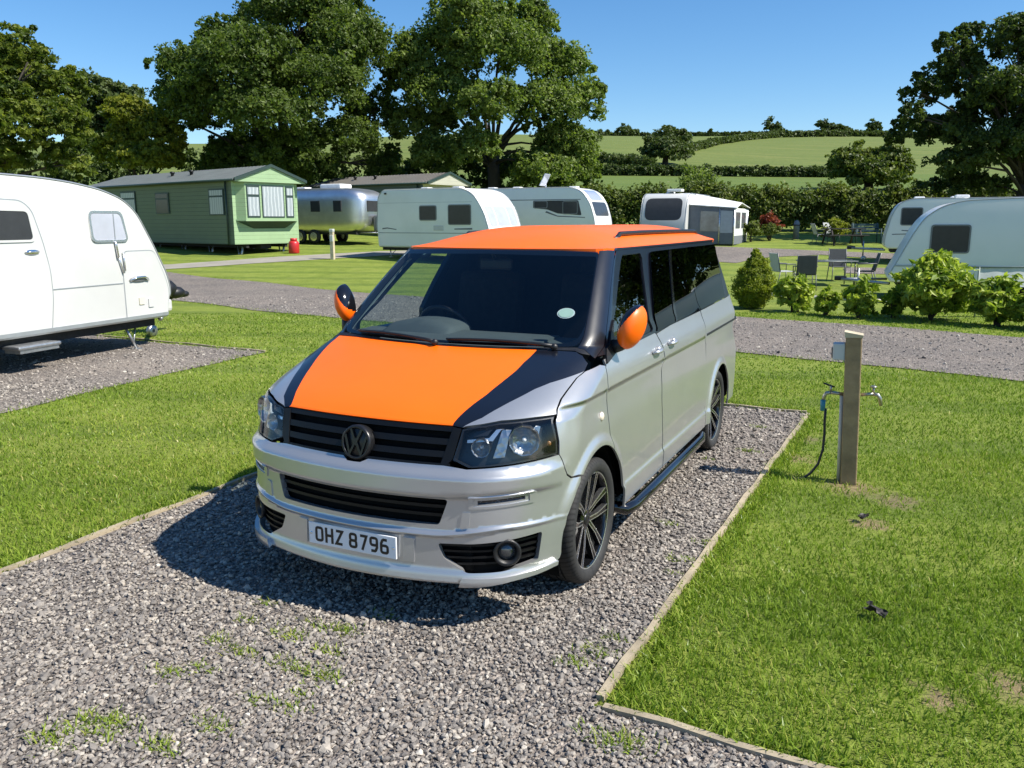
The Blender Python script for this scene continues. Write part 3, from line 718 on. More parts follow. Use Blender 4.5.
# ---- roof and rails
def fm_roof(a, y): 
    w = f_w(Z_EAVE) - .02*sstep(3.2, 4.9, y); x = np.asarray(a)*w; return x, np.asarray(y, float) + 0*x, roof_z(x, y)
wE = float(f_w(Z_EAVE))
def yfr(a): 
    a = abs(a); s = s_from_x(a*wE, np.array(Z_EAVE)); return float(surf(s, np.array(Z_EAVE))[1])
ro = [(a, yfr(a)) for a in np.linspace(-.995, .995, 41)] + [(.997, y) for y in np.linspace(1.95, 4.64, 20)] + [(.95, 4.70), (.86, 4.735), (.7, 4.745), (-.7, 4.745), (-.86, 4.735), (-.95, 4.70)] + [(-.997, y) for y in np.linspace(4.64, 1.95, 20)]
RF = panel('roof', fm_roof, ro, [M_ORANGE], VAN, h=.045, off=.004, rim=.03)
for sd in (1, -1):
    b = MB(); ps = [(sd*.575, y, float(roof_z(.575, y)) + (.022 if 2.3 < y < 4.45 else -.006)) for y in (2.20, 2.26, 2.32, 2.8, 3.4, 4.0, 4.40, 4.50)]
    b.tube(ps, .016, 8); b.build('roof_rail', [M_TRIM], RF)

# ---- tail
def fm_tail(x, z):
    x = np.asarray(x, float); z = np.asarray(z, float); return x + 0*z, f_yrear(z) - .045 - .02*(x/.7)**2, z + 0*x
tg = [(-.70, .36), (.70, .36), (.70, 1.2), (.64, 1.73), (-.64, 1.73), (-.70, 1.2)]
T = panel('tailgate', fm_tail, tg, [M_SILVER], VAN, h=.08, rim=.03)
panel('rear_window', fm_tail, [(-.62, 1.2), (.62, 1.2), (.56, 1.66), (-.56, 1.66)], [M_TINT], T, h=.1, off=.006, rim=.01)
mb = MB(); mb.box((0, 4.84, .44), (1.70, .16, .24), 0, bev=.06); mb.build('rear_bumper', [M_SILVER], VAN)
for sd in (1, -1):
    mb = MB(); mb.box((sd*.80, 4.76, 1.02), (.10, .10, .40), 0, bev=.03); mb.build('tail_lamp', [mat('red_lens', (.35, .01, .01), .15, coat=.8) if sd > 0 else bpy.data.materials['red_lens']], VAN)

# ---- side steps, underside and wheel housings
for sd in (1, -1):
    mb = MB(); mb.tube([(sd*.80, 1.34, .30), (sd*.955, 1.40, .262), (sd*.975, 1.50, .258), (sd*.975, 3.20, .258), (sd*.955, 3.32, .262), (sd*.80, 3.40, .30)], .036, 12)
    for y in (1.7, 3.0): mb.box((sd*.88, y, .27), (.16, .05, .03))
    mb.build('side_step', [M_GLOSSBK], VAN)
mb = MB(); mb.box((0, 2.42, .42), (1.30, 3.9, .24)); mb.box((0, .45, .45), (1.2, .6, .30)); mb.box((0, 2.42, .40), (1.78, 1.9, .16)); mb.box((0, 4.6, .45), (1.66, .3, .2))
mb.build('underbody', [M_MATTEBK], VAN)
for cy in (.886, 3.926):
    for sd in (1, -1):
        mb = MB(); vs = []; fs = []; n = 20
        for i in range(n+1):
            a = R(-20 + 220*i/n); vs += [(sd*.915, cy + .430*math.cos(a), WZ + .430*math.sin(a)), (sd*.60, cy + .430*math.cos(a), WZ + .430*math.sin(a))]
        fs = [(2*i, 2*i+2, 2*i+3, 2*i+1) for i in range(n)]; fs.append([2*i+1 for i in range(n+1)])
        mb.add(vs, fs); mb.build('wheel_arch_liner', [M_MATTEBK], VAN)

# ---- wheels
M_TYRE, t, o = nt('tyre_rubber'); P = pos(t)
sp = ND(t, 'ShaderNodeSeparateXYZ'); t.links.new(P, sp.inputs[0])
an = mathn(t, 'ARCTAN2', sp.outputs[2], sp.outputs[1])
rad = mathn(t, 'SQRT', mathn(t, 'ADD', mathn(t, 'MULTIPLY', sp.outputs[1], sp.outputs[1]), mathn(t, 'MULTIPLY', sp.outputs[2], sp.outputs[2])))
tw = mathn(t, 'SINE', mathn(t, 'MULTIPLY_ADD', an, 74, mathn(t, 'MULTIPLY', sp.outputs[0], 60)))
sh = mathn(t, 'MULTIPLY', mathn(t, 'GREATER_THAN', tw, .55), mathn(t, 'GREATER_THAN', rad, .318))
hgt = mathn(t, 'SUBTRACT', 1.0, sh)
c = ramp(t, noise(t, 22, 5, .6, P), [(.3, (.017, .017, .018)), (.75, (.034, .033, .031))])
c = mixc(t, mathn(t, 'MULTIPLY', sh, .75), c, (.006, .006, .006))
bsdf(t, o, c, .7, 0, 0, .4, bump(t, hgt, .8, .012))
TYP = [(.262, -.105), (.272, -.118), (.300, -.126), (.322, -.122), (.336, -.108), (.342, -.088), (.343, -.052), (.334, -.050), (.334, -.042), (.3445, -.040), (.345, -.006), (.336, -.004), (.336, .004), (.345, .006), (.3445, .040), (.334, .042), (.334, .050), (.343, .052), (.342, .088), (.336, .108), (.322, .122), (.300, .126), (.272, .118), (.262, .105)]
def make_wheel():
    mb = MB()
    mb.lathe([(.266, -.100), (.262, -.09), (.245, -.08), (.245, .07), (.252, .098), (.262, .106), (.268, .104)], 64, 'x', mi=0)      # barrel
    mb.lathe([(.2655, .1062), (.2615, .1078), (.2575, .1062)], 64, 'x', mi=1)                                                        # bright lip
    mb.lathe([(0, .072), (.052, .074), (.072, .066), (.078, .03)], 32, 'x', mi=0)
    def bar(a0, r0, a1, r1, w0, w1, h0, h1):
        p0 = np.array([r0*math.cos(a0), r0*math.sin(a0)]); p1 = np.array([r1*math.cos(a1), r1*math.sin(a1)])
        d = (p1-p0)/np.linalg.norm(p1-p0); nn = np.array([-d[1], d[0]])
        def q(p, k, x): return (x, p[0] + nn[0]*k, p[1] + nn[1]*k)
        for mi, k0, k1, dx, e0, e1 in ((0, -w0, w0, 0, -w1, w1), (1, w0-.0055, w0, .0016, w1-.0055, w1)):
            vs = [q(p0, k0, h0+dx), q(p0, k1, h0+dx), q(p1, e1, h1+dx), q(p1, e0, h1+dx)]
            vs += [q(p0, k0, h0-.028), q(p0, k1, h0-.028), q(p1, e1, h1-.028), q(p1, e0, h1-.028)]
            mb.add(vs, [(0, 1, 2, 3), (0, 4, 5, 1), (1, 5, 6, 2), (2, 6, 7, 3), (3, 7, 4, 0)], mi)
        k0, e0 = -w0, -w1
        vs = [q(p0, k0, h0+.0016), q(p0, k0+.0055, h0+.0016), q(p1, e0+.0055, h1+.0016), q(p1, e0, h1+.0016)]
        mb.add(vs, [(0, 1, 2, 3)], 1)
    N = 5
    for k in range(N):
        a = 2*math.pi*k/N + .2
        for sgn in (-1, 1):
            bar(a + sgn*R(27), .052, a + sgn*R(17.5), .150, .0130, .0130, .074, .088)
            bar(a + sgn*R(17.5), .147, a + sgn*R(12.5), .260, .0130, .0190, .088, .101)
    wheel = mb.build('wheel', [M_GLOSSBK, M_ALU], VAN, autosmooth=35, fix=False)
    mb = MB(); mb.lathe(TYP, 96, 'x'); mb.build('tyre', [M_TYRE], wheel, autosmooth=50)
    mb = MB(); mb.lathe([(0, .079), (.024, .080), (.031, .077), (.033, .07)], 24, 'x'); mb.build('hub_cap', [M_BADGE], wheel)
    mb = MB(); mb.lathe([(.06, .012), (.150, .012), (.150, -.014), (.06, -.014)], 40, 'x', smooth=False); mb.box((0, .12, .03), (.07, .09, .12), 0, bev=.01); mb.build('brake_disc', [M_STEEL], wheel)
    return wheel
w0 = make_wheel(); ph = (0, .31, .9, .55)
for i, (sx, wy) in enumerate(((1, WY[0]), (1, WY[1]), (-1, WY[0]), (-1, WY[1]))):
    o = w0 if i == 0 else copy_tree(w0, VAN)
    o.location = (sx*.812, wy, WZ); o.rotation_euler = (ph[i], 0, 0 if sx > 0 else math.pi)

# ---- cabin
mb = MB()
mb.prism([(1.00, 1.05), (1.02, 1.225), (1.18, 1.262), (1.40, 1.268), (1.48, 1.22), (1.48, .70), (1.00, .70)], -.52, .52, 'x'); mb.prism([(1.17, 1.05), (1.18, 1.248), (1.40, 1.258), (1.47, 1.21), (1.47, .70), (1.17, .70)], -.80, -.521, 'x'); mb.prism([(1.17, 1.05), (1.18, 1.248), (1.40, 1.258), (1.47, 1.21), (1.47, .70), (1.17, .70)], .521, .80, 'x')
vs = []; fs = []
for i in range(9):
    for k in range(13):
        a = math.pi*k/12; y = 1.20 + .30*i/8; hh = (.105 if i > 1 else .06*i)
        vs.append((-.36 - .24*math.cos(a), y, 1.255 + hh*.75*math.sin(a)**.8))
fs = [(i*13+k, i*13+k+1, (i+1)*13+k+1, (i+1)*13+k) for i in range(8) for k in range(12)]
fs.append([8*13+k for k in range(13)])
mb.add(vs, fs, 0, True)
mb.build('dashboard', [M_DASH], VAN, autosmooth=40)
mb = MB(); Mw = Matrix.Translation((-.36, 1.60, 1.225)) @ Matrix.Rotation(R(-62), 4, 'X')
mb.tube([Mw @ Vector((.185*math.cos(q), .185*math.sin(q), 0)) for q in np.linspace(0, 2*math.pi, 33)], .016, 8, caps=False)
mb.ball((0, 0, .01), (.07, .06, .03), M=Mw); mb.box((0, 0, 0), (.34, .035, .018), M=Mw); mb.box((0, -.09, 0), (.05, .18, .018), M=Mw)
mb.build('steering_wheel', [M_TRIM], VAN)
for sx in (-.38, .42):
    mb = MB(); mb.box((sx, 1.95, .92), (.52, .52, .16), bev=.06); mb.box((0, 0, 0), (.50, .14, .66), bev=.06, M=Matrix.Translation((sx, 2.26, 1.25)) @ Matrix.Rotation(R(-12), 4, 'X'))
    mb.box((sx, 2.36, 1.63), (.26, .09, .18), bev=.04); mb.build('front_seat', [M_SEAT], VAN)
mb = MB(); mb.box((0, 2.55, 1.2), (1.40, .03, 1.0)); mb.box((0, 2.4, .80), (1.5, 3.8, .03)); mb.build('cabin_darkener_and_floor', [M_SEAT], VAN)  # black sheet added behind the seats to darken the cabin, with the floor
mb = MB(); mb.box((0, 1.62, 1.665), (.22, .03, .07), bev=.015); mb.tube([(0, 1.60, 1.70), (0, 1.56, 1.735)], .01); mb.build('rear_view_mirror', [M_TRIM], VAN)
mb = MB(); mb.box((-.62, 1.18, 1.235), (.12, .07, .055), bev=.02); mb.build('dash_vent', [M_TRIM], VAN)
# ------------------------------------------------------------------ the lie of the land: flat pitches, rising gently to the hedge and then to the hill
HV = np.array([-.4336, .9011]); LV = np.array([.9011, .4336]); C0 = np.array([2.392, -3.129])
_g = pchip([0, 20, 28, 34, 42, 50, 60, 70, 95, 120, 135, 180, 230, 265, 285, 330, 500, 1500], [0, 0, .25, .6, 1.0, 1.5, 2.4, 3.8, 6, 8.0, 9.3, 15.6, 22.9, 26.9, 28.1, 28.1, 18, 5])
def dep(x, y): return (np.asarray(x) - C0[0])*HV[0] + (np.asarray(y) - C0[1])*HV[1]
def gz(x, y):
    t = dep(x, y); l = (np.asarray(x) - C0[0])*LV[0] + (np.asarray(y) - C0[1])*LV[1]
    z = _g(np.maximum(t, 0)); w = sstep(110, 200, t)
    return z + w*(1.1*np.sin(l*.021 + 1.0) + .5*np.sin(l*.05 + t*.01))
def W(l, t): p = C0 + l*LV + t*HV; return float(p[0]), float(p[1])
def sight(px, py, t):
    """the point of the place at distance t along the view heading"""
    d = Vector(FWD) + Vector(RGT)*((px-512)/836.7) - Vector(UPV)*((py-384)/836.7)
    k = t/(d.x*HV[0] + d.y*HV[1]); return (C0[0] + d.x*k, C0[1] + d.y*k, 1.925 + d.z*k)
_y, _p, _r = R(-25.693), R(10.958), R(-.102)
_f = Vector((math.sin(_y)*math.cos(_p), math.cos(_y)*math.cos(_p), -math.sin(_p))); _ri = Vector((math.cos(_y), -math.sin(_y), 0)); _u = _ri.cross(_f)
FWD = _f; RGT = _ri*math.cos(_r) + _u*math.sin(_r); UPV = _u*math.cos(_r) - _ri*math.sin(_r)

# ---- soil and turf sheet
BARE = [(2.10, 3.26, .27), (2.38, 3.08, .22), (2.90, .66, .17), (2.62, .46, .12), (1.62, 3.9, .18), (2.25, 2.50, .15), (1.55, 4.6, .22)]
def grass_material():
    m, t, o = nt('lawn'); P = pos(t, 'World')
    big = noise(t, .22, 5, .6, P); mid = noise(t, 2.2, 6, .65, P); fine = noise(t, 26, 6, .75, P); vf = noise(t, 95, 3, .7, P)
    g = ramp(t, mid, [(.28, (.118, .168, .020)), (.5, (.180, .235, .032)), (.72, (.238, .280, .052))])
    g = mixc(t, ramp(t, big, [(.35, (0, 0, 0)), (.7, (1, 1, 1))]), g, mixc(t, .5, g, (.20, .23, .045)))
    straw = ramp(t, noise(t, 1.1, 7, .7, P), [(.60, (0, 0, 0)), (.74, (1, 1, 1))])
    g = mixc(t, mathn(t, 'MULTIPLY', straw, .45), g, (.27, .235, .085))
    # soil worn bare round the post and in a few spots
    wob = mathn(t, 'MULTIPLY', mathn(t, 'SUBTRACT', noise(t, 7, 5, .7, P), .5), .42); soil = None
    for bx, by, br in BARE:
        dn = ND(t, 'ShaderNodeVectorMath', operation='DISTANCE'); t.links.new(P, dn.inputs[0]); dn.inputs[1].default_value = (bx, by, 0)
        q = mathn(t, 'SUBTRACT', 1.0, mathn(t, 'DIVIDE', mathn(t, 'ADD', dn.outputs['Value'], wob), br), clamp=True); soil = q if soil is None else mathn(t, 'MAXIMUM', soil, q)
    g = mixc(t, mathn(t, 'MULTIPLY', soil, 1.5, clamp=True), g, ramp(t, noise(t, 30, 5, .7, P), [(.3, (.17, .135, .06)), (.7, (.33, .26, .14))]))
    # mown stripes on the further lawns
    sp = ND(t, 'ShaderNodeSeparateXYZ'); t.links.new(P, sp.inputs[0])
    along = mathn(t, 'ADD', mathn(t, 'MULTIPLY', sp.outputs[0], -.36), mathn(t, 'MULTIPLY', sp.outputs[1], .93))
    st = mathn(t, 'SINE', mathn(t, 'ADD', mathn(t, 'MULTIPLY', along, 3.7), mathn(t, 'MULTIPLY', noise(t, .45, 2, .5, P), 2.2)))
    g = mixc(t, mathn(t, 'MULTIPLY', ramp(t, st, [(.35, (0, 0, 0)), (.65, (1, 1, 1))]), .55), g, mixc(t, 1.0, g, (.55, .66, .6), 'MULTIPLY'))
    g = mixc(t, .55, g, mixc(t, 1.0, g, ramp(t, fine, [(.30, (.35, .35, .35)), (.50, (1, 1, 1)), (.70, (1.5, 1.5, 1.4))]), 'MULTIPLY'))
    # the fields beyond the hedge
    sep = ND(t, 'ShaderNodeSeparateXYZ'); t.links.new(P, sep.inputs[0])
    dp = mathn(t, 'ADD', mathn(t, 'MULTIPLY', mathn(t, 'SUBTRACT', sep.outputs[0], C0[0]), HV[0]), mathn(t, 'MULTIPLY', mathn(t, 'SUBTRACT', sep.outputs[1], C0[1]), HV[1]))
    mpf = ND(t, 'ShaderNodeMapping'); mpf.inputs['Rotation'].default_value = (0, 0, R(-25.7)); mpf.inputs['Scale'].default_value = (.05, .5, .3); t.links.new(P, mpf.inputs[0])
    fn = noise(t, 1.0, 6, .65, mpf.outputs[0]); ff = noise(t, 1.6, 7, .7, P)
    far = ramp(t, fn, [(.32, (.098, .140, .028)), (.52, (.130, .165, .038)), (.72, (.185, .195, .056))])
    far = mixc(t, .5, far, mixc(t, 1.0, far, ramp(t, ff, [(.3, (.55, .6, .5)), (.7, (1.25, 1.2, 1.2))]), 'MULTIPLY'))
    f2 = ramp(t, fn, [(.3, (.080, .130, .022)), (.7, (.125, .165, .034))])
    far = mixc(t, ramp(t, mathn(t, 'DIVIDE', dp, 300), [(.43, (0, 0, 0)), (.45, (1, 1, 1))]), f2, far)
    c = mixc(t, ramp(t, mathn(t, 'DIVIDE', dp, 100), [(.50, (0, 0, 0)), (.58, (1, 1, 1))]), g, far)
    h = mathn(t, 'ADD', mathn(t, 'MULTIPLY', fine, .6), mathn(t, 'MULTIPLY', vf, .4))
    bsdf(t, o, c, .85, 0, 0, .25, bump(t, h, .9, .035)); return m
M_LAWN = grass_material()
ts = np.concatenate([np.linspace(-40, 0, 9), np.arange(2, 20, 2.0), np.arange(20, 62, .7), np.arange(62, 140, 3.0), np.arange(140, 340, 6.0), np.array([360, 400, 460, 540, 640, 760, 900, 1100, 1400])])
ks = np.linspace(-1.9, 1.9, 140)
T_, K_ = np.meshgrid(ts, ks, indexing='ij'); L_ = K_*(np.abs(T_) + 45)
X_ = C0[0] + L_*LV[0] + T_*HV[0]; Y_ = C0[1] + L_*LV[1] + T_*HV[1]
V = np.stack([X_, Y_, gz(X_, Y_)], -1).reshape(-1, 3); nk = len(ks)
ii, jj = np.meshgrid(np.arange(len(ts)-1), np.arange(nk-1), indexing='ij'); a = (ii*nk + jj).ravel()
tag(raw_mesh('ground', V, np.stack([a, a+1, a+nk+1, a+nk], -1), M_LAWN, smooth=True), kind='structure')

# ---- gravel surfaces
def gravel_material(name, warm=0.0):
    m, t, o = nt(name); P = pos(t, 'World')
    v1 = ND(t, 'ShaderNodeTexVoronoi'); v1.inputs['Scale'].default_value = 42; t.links.new(P, v1.inputs['Vector'])
    v2 = ND(t, 'ShaderNodeTexVoronoi'); v2.inputs['Scale'].default_value = 95; t.links.new(P, v2.inputs['Vector'])
    sp = ND(t, 'ShaderNodeSeparateColor'); t.links.new(v1.outputs['Color'], sp.inputs[0])
    c = ramp(t, sp.outputs[0], [(.0, (.132, .114, .098)), (.35, (.256, .225, .196)), (.7, (.357, .313, .272)), (.93, (.468, .414, .360)), (1, (.59, .535, .465))])
    c = mixc(t, ramp(t, v1.outputs['Distance'], [(.25, (0, 0, 0)), (.75, (1, 1, 1))]), c, (.11, .098, .09))
    bigp = ramp(t, noise(t, .9, 6, .65, P), [(.40, (0, 0, 0)), (.70, (1, 1, 1))])
    c = mixc(t, mathn(t, 'MULTIPLY', bigp, .40), c, (.37, .31, .255))
    c = mixc(t, .5, c, mixc(t, 1.0, c, ramp(t, noise(t, .35, 4, .6, P), [(.3, (.72, .72, .74)), (.7, (1.12, 1.1, 1.08))]), 'MULTIPLY'))
    h = mathn(t, 'ADD', mathn(t, 'MULTIPLY', v1.outputs['Distance'], -.7), mathn(t, 'MULTIPLY', v2.outputs['Distance'], -.3))
    bsdf(t, o, c, .85, 0, 0, .3, bump(t, h, 1.0, .03)); return m
M_GRAVEL = gravel_material('gravel_bed')
M_PATHM = mat('path_dust', (.27, .25, .21), .9, var=.12, vscale=1.5, bmp=.4, bscale=30)
def sheet(name, poly, m, h, dz, wob=.10, thick=0):
    P = densify(poly, min(h, .5)); 
    if wob:
        c = P; ph = np.stack([np.sin(c[:, 0]*2.1 + c[:, 1]*1.3) + np.sin(c[:, 0]*5.3 - c[:, 1]*4.1)*.6, np.cos(c[:, 1]*2.4 - c[:, 0]*.7) + np.sin(c[:, 1]*6.1 + 2*c[:, 0])*.6], -1)
        P = P + wob*ph*.7
    V2, F = triangulate(P, h=h, dens=False)
    V3 = np.column_stack([V2, gz(V2[:, 0], V2[:, 1]) + dz])
    n = np.cross(V3[F[:, 1]] - V3[F[:, 0]], V3[F[:, 2]] - V3[F[:, 0]])[:, 2]
    F = np.where((n < 0)[:, None], F[:, ::-1], F)
    return tag(raw_mesh(name, V3, F, m, smooth=True), kind='structure'), P
ROAD_N = [(-19.5, 13.2), (-13.93, 11.92), (-8.38, 10.66), (-4.0, 10.15), (.02, 9.53), (3.67, 8.52), (9, 7.2), (20, 4.2)]
ROAD_F = [(22, 8.2), (10, 11.4), (4.1, 13.14), (-.94, 14.49), (-6.5, 15.0), (-12.37, 15.83), (-19.66, 17.3), (-30, 19.6)]
road, ROADP = sheet('gravel_road', ROAD_N[:1] + ROAD_N[1:] + ROAD_F + [(-32, 16.2)], M_GRAVEL, .7, .012, .13)
PITCH = [(-2.07, -14), (-2.07, 5.62), (1.50, 5.66), (1.36, -.23), (14, -.55), (14, -14)]
pitch, _ = sheet('gravel_pitch', PITCH, M_GRAVEL, .6, .006, 0)
LPAD = [(-6.40, 6.48), (-5.95, 2.1), (-5.7, -6), (-12.5, -6), (-12.5, 6.78)]
lpad, LPADP = sheet('caravan_pad', LPAD, M_GRAVEL, .6, .008, .05)
sheet('back_road', [(-3.6, 28.4), (-3.2, 30.6), (-1.2, 33.0), (1.45, 32.2), (7, 30.2), (18, 27), (20, 29.5), (8, 33.2), (1.37, 34.7), (-5.78, 35.4), (-9.5, 33.5), (-8.0, 29.5)], M_GRAVEL, .7, .014, .08)
sheet('table_pad', [(.1, 28.6), (4.5, 29.9), (5.2, 27.6), (.3, 26.6)], M_GRAVEL, .7, .014, .08)
sheet('garden_path', [(-24.5, 16.0), (-21.3, 18.0), (-18.9, 22.2), (-16.9, 25.4), (-15.5, 27.6), (-16.5, 28.6), (-18.3, 26.9), (-20.2, 23.7), (-22.3, 19.3), (-25.5, 17.2)], M_PATHM, .6, .014, .04)

# ---- loose chippings and turf blades
def on_gravel(x, y):
    P = np.column_stack([x, y]); r = in_poly(P, PITCH)
    for q in (ROADP, LPADP): r |= in_poly(P, q)
    return r
def ico():
    bm = bmesh.new(); bmesh.ops.create_icosphere(bm, subdivisions=1, radius=1); v = np.array([q.co[:] for q in bm.verts]); f = np.array([[q.index for q in g.verts] for g in bm.faces]); bm.free(); return v, f
IV, IF = ico()
STONE_T = [IV*(1 + RNG.uniform(-.38, .22, (len(IV), 1)))*RNG.uniform([.8, .55, .38], [1.25, .95, .72]) for _ in range(14)]
def rot_rand(n, tilt):
    a, b, c = RNG.uniform(0, 2*np.pi, n), RNG.normal(0, tilt, n), RNG.normal(0, tilt, n)
    ca, sa, cb, sb, cc, sc = np.cos(a), np.sin(a), np.cos(b), np.sin(b), np.cos(c), np.sin(c)
    Rz = np.zeros((n, 3, 3)); Rz[:, 0, 0] = ca; Rz[:, 0, 1] = -sa; Rz[:, 1, 0] = sa; Rz[:, 1, 1] = ca; Rz[:, 2, 2] = 1
    Rx = np.zeros((n, 3, 3)); Rx[:, 0, 0] = 1; Rx[:, 1, 1] = cb; Rx[:, 1, 2] = -sb; Rx[:, 2, 1] = sb; Rx[:, 2, 2] = cb
    Ry = np.zeros((n, 3, 3)); Ry[:, 1, 1] = 1; Ry[:, 0, 0] = cc; Ry[:, 0, 2] = sc; Ry[:, 2, 0] = -sc; Ry[:, 2, 2] = cc
    return Rz @ Rx @ Ry
def scatter(n, t0, t1, wide=.68):
    t = RNG.uniform(t0, t1, n); l = RNG.uniform(-1, 1, n)*(wide*t + .9)
    # uniform in area
    k = RNG.uniform(0, 1, n) < (wide*t + .9)/(wide*t1 + .9); t, l = t[k], l[k]
    return C0[0] + l*LV[0] + t*HV[0], C0[1] + l*LV[1] + t*HV[1], t
def stones():
    Vs, Fs, Cs = [], [], []; b = 0
    for n, t0, t1, s0, s1 in ((48000, 2.3, 4.2, .006, .016), (44000, 4.2, 6.5, .008, .0175), (30000, 6.5, 10, .011, .021), (30000, 10, 22, .015, .026)):
        x, y, t = scatter(n, t0, t1); k = on_gravel(x, y)
        # keep clear of kerbs
        k &= ~((np.abs(x + 2.07) < .03) & (y < 5.7)); x, y = x[k], y[k]; m = len(x)
        s = RNG.uniform(s0, s1, m)*np.where(RNG.uniform(0, 1, m) < .04, 1.7, 1)
        if m == 0: continue
        Rm = rot_rand(m, .45); ti = RNG.integers(0, len(STONE_T), m); base = np.stack(STONE_T)[ti]
        v = np.einsum('nij,nkj->nki', Rm, base)*s[:, None, None]
        z = gz(x, y) + .008 + s*RNG.uniform(.05, .40, m)
        v += np.stack([x, y, z], -1)[:, None]
        Vs.append(v.reshape(-1, 3)); Fs.append((IF[None] + (np.arange(m)*12)[:, None, None] + b).reshape(-1, 3)); b += m*12
        Cs.append(np.repeat(np.clip(RNG.beta(2.5, 2.8, m), 0, 1), 12))
    m, t, o = nt('chippings'); at = ND(t, 'ShaderNodeAttribute', attribute_name='tint'); P = pos(t, 'World')
    c = ramp(t, at.outputs['Fac'], [(.0, (.060, .054, .049)), (.25, (.160, .143, .128)), (.5, (.264, .238, .210)), (.72, (.352, .311, .262)), (.90, (.465, .425, .365)), (1, (.66, .625, .55))])
    c = mixc(t, .35, c, mixc(t, 1.0, c, ramp(t, noise(t, 130, 4, .7, P), [(.3, (.5, .5, .5)), (.7, (1.3, 1.3, 1.3))]), 'MULTIPLY'))
    bsdf(t, o, c, .8, 0, 0, .35, bump(t, noise(t, 300, 3, .6, P), .3, .004))
    tag(raw_mesh('gravel', np.concatenate(Vs), np.concatenate(Fs), m, col=np.concatenate(Cs)), 'grey and brown stone chippings loose on the pitch and the road', 'gravel', kind='stuff')
stones()
def blades(name, x, y, hgt, wid, lean, tint, mt):
    n = len(x); a = RNG.uniform(0, 2*np.pi, n); ld = RNG.uniform(0, 2*np.pi, n); z = gz(x, y)
    dx, dy = np.cos(a)*wid/2, np.sin(a)*wid/2; lx, ly = np.cos(ld), np.sin(ld)
    def row(k, w):
        f = k**1.6*lean*hgt; up = hgt*k*np.sqrt(np.clip(1 - (lean*k**.8)**2*.6, .15, 1))
        return (np.stack([x + lx*f - dx*w, y + ly*f - dy*w, z + up - .006], -1), np.stack([x + lx*f + dx*w, y + ly*f + dy*w, z + up - .006], -1))
    A0, A1 = row(0.0, 1); B0, B1 = row(.55, .85); T, _ = row(1.0, 0)
    V = np.stack([A0, A1, B0, B1, T], 1).reshape(-1, 3); k = (np.arange(n)*5)[:, None]
    F = np.concatenate([k + [0, 1, 3], k + [0, 3, 2], k + [2, 3, 4]])
    o = raw_mesh(name, V, F, mt, col=np.repeat(tint, 5)); return o
def blade_material():
    m, t, o = nt('grass_blade'); at = ND(t, 'ShaderNodeAttribute', attribute_name='tint')
    c = ramp(t, at.outputs['Fac'], [(.0, (.085, .145, .015)), (.35, (.182, .272, .032)), (.65, (.295, .370, .060)), (.88, (.36, .37, .085)), (1, (.48, .43, .17))])
    d = ND(t, 'ShaderNodeBsdfDiffuse'); t.links.new(c, d.inputs[0]); tr = ND(t, 'ShaderNodeBsdfTranslucent'); t.links.new(mixc(t, 1.0, c, (1.1, 1.25, .6), 'MULTIPLY'), tr.inputs[0])
    mx = ND(t, 'ShaderNodeMixShader'); mx.inputs[0].default_value = .35; t.links.new(d.outputs[0], mx.inputs[1]); t.links.new(tr.outputs[0], mx.inputs[2])
    gl = ND(t, 'ShaderNodeBsdfGlossy'); gl.inputs['Roughness'].default_value = .35
    m2 = ND(t, 'ShaderNodeMixShader'); m2.inputs[0].default_value = .012; t.links.new(mx.outputs[0], m2.inputs[1]); t.links.new(gl.outputs[0], m2.inputs[2])
    t.links.new(m2.outputs[0], o.inputs[0]); return m
M_BLADE = blade_material()
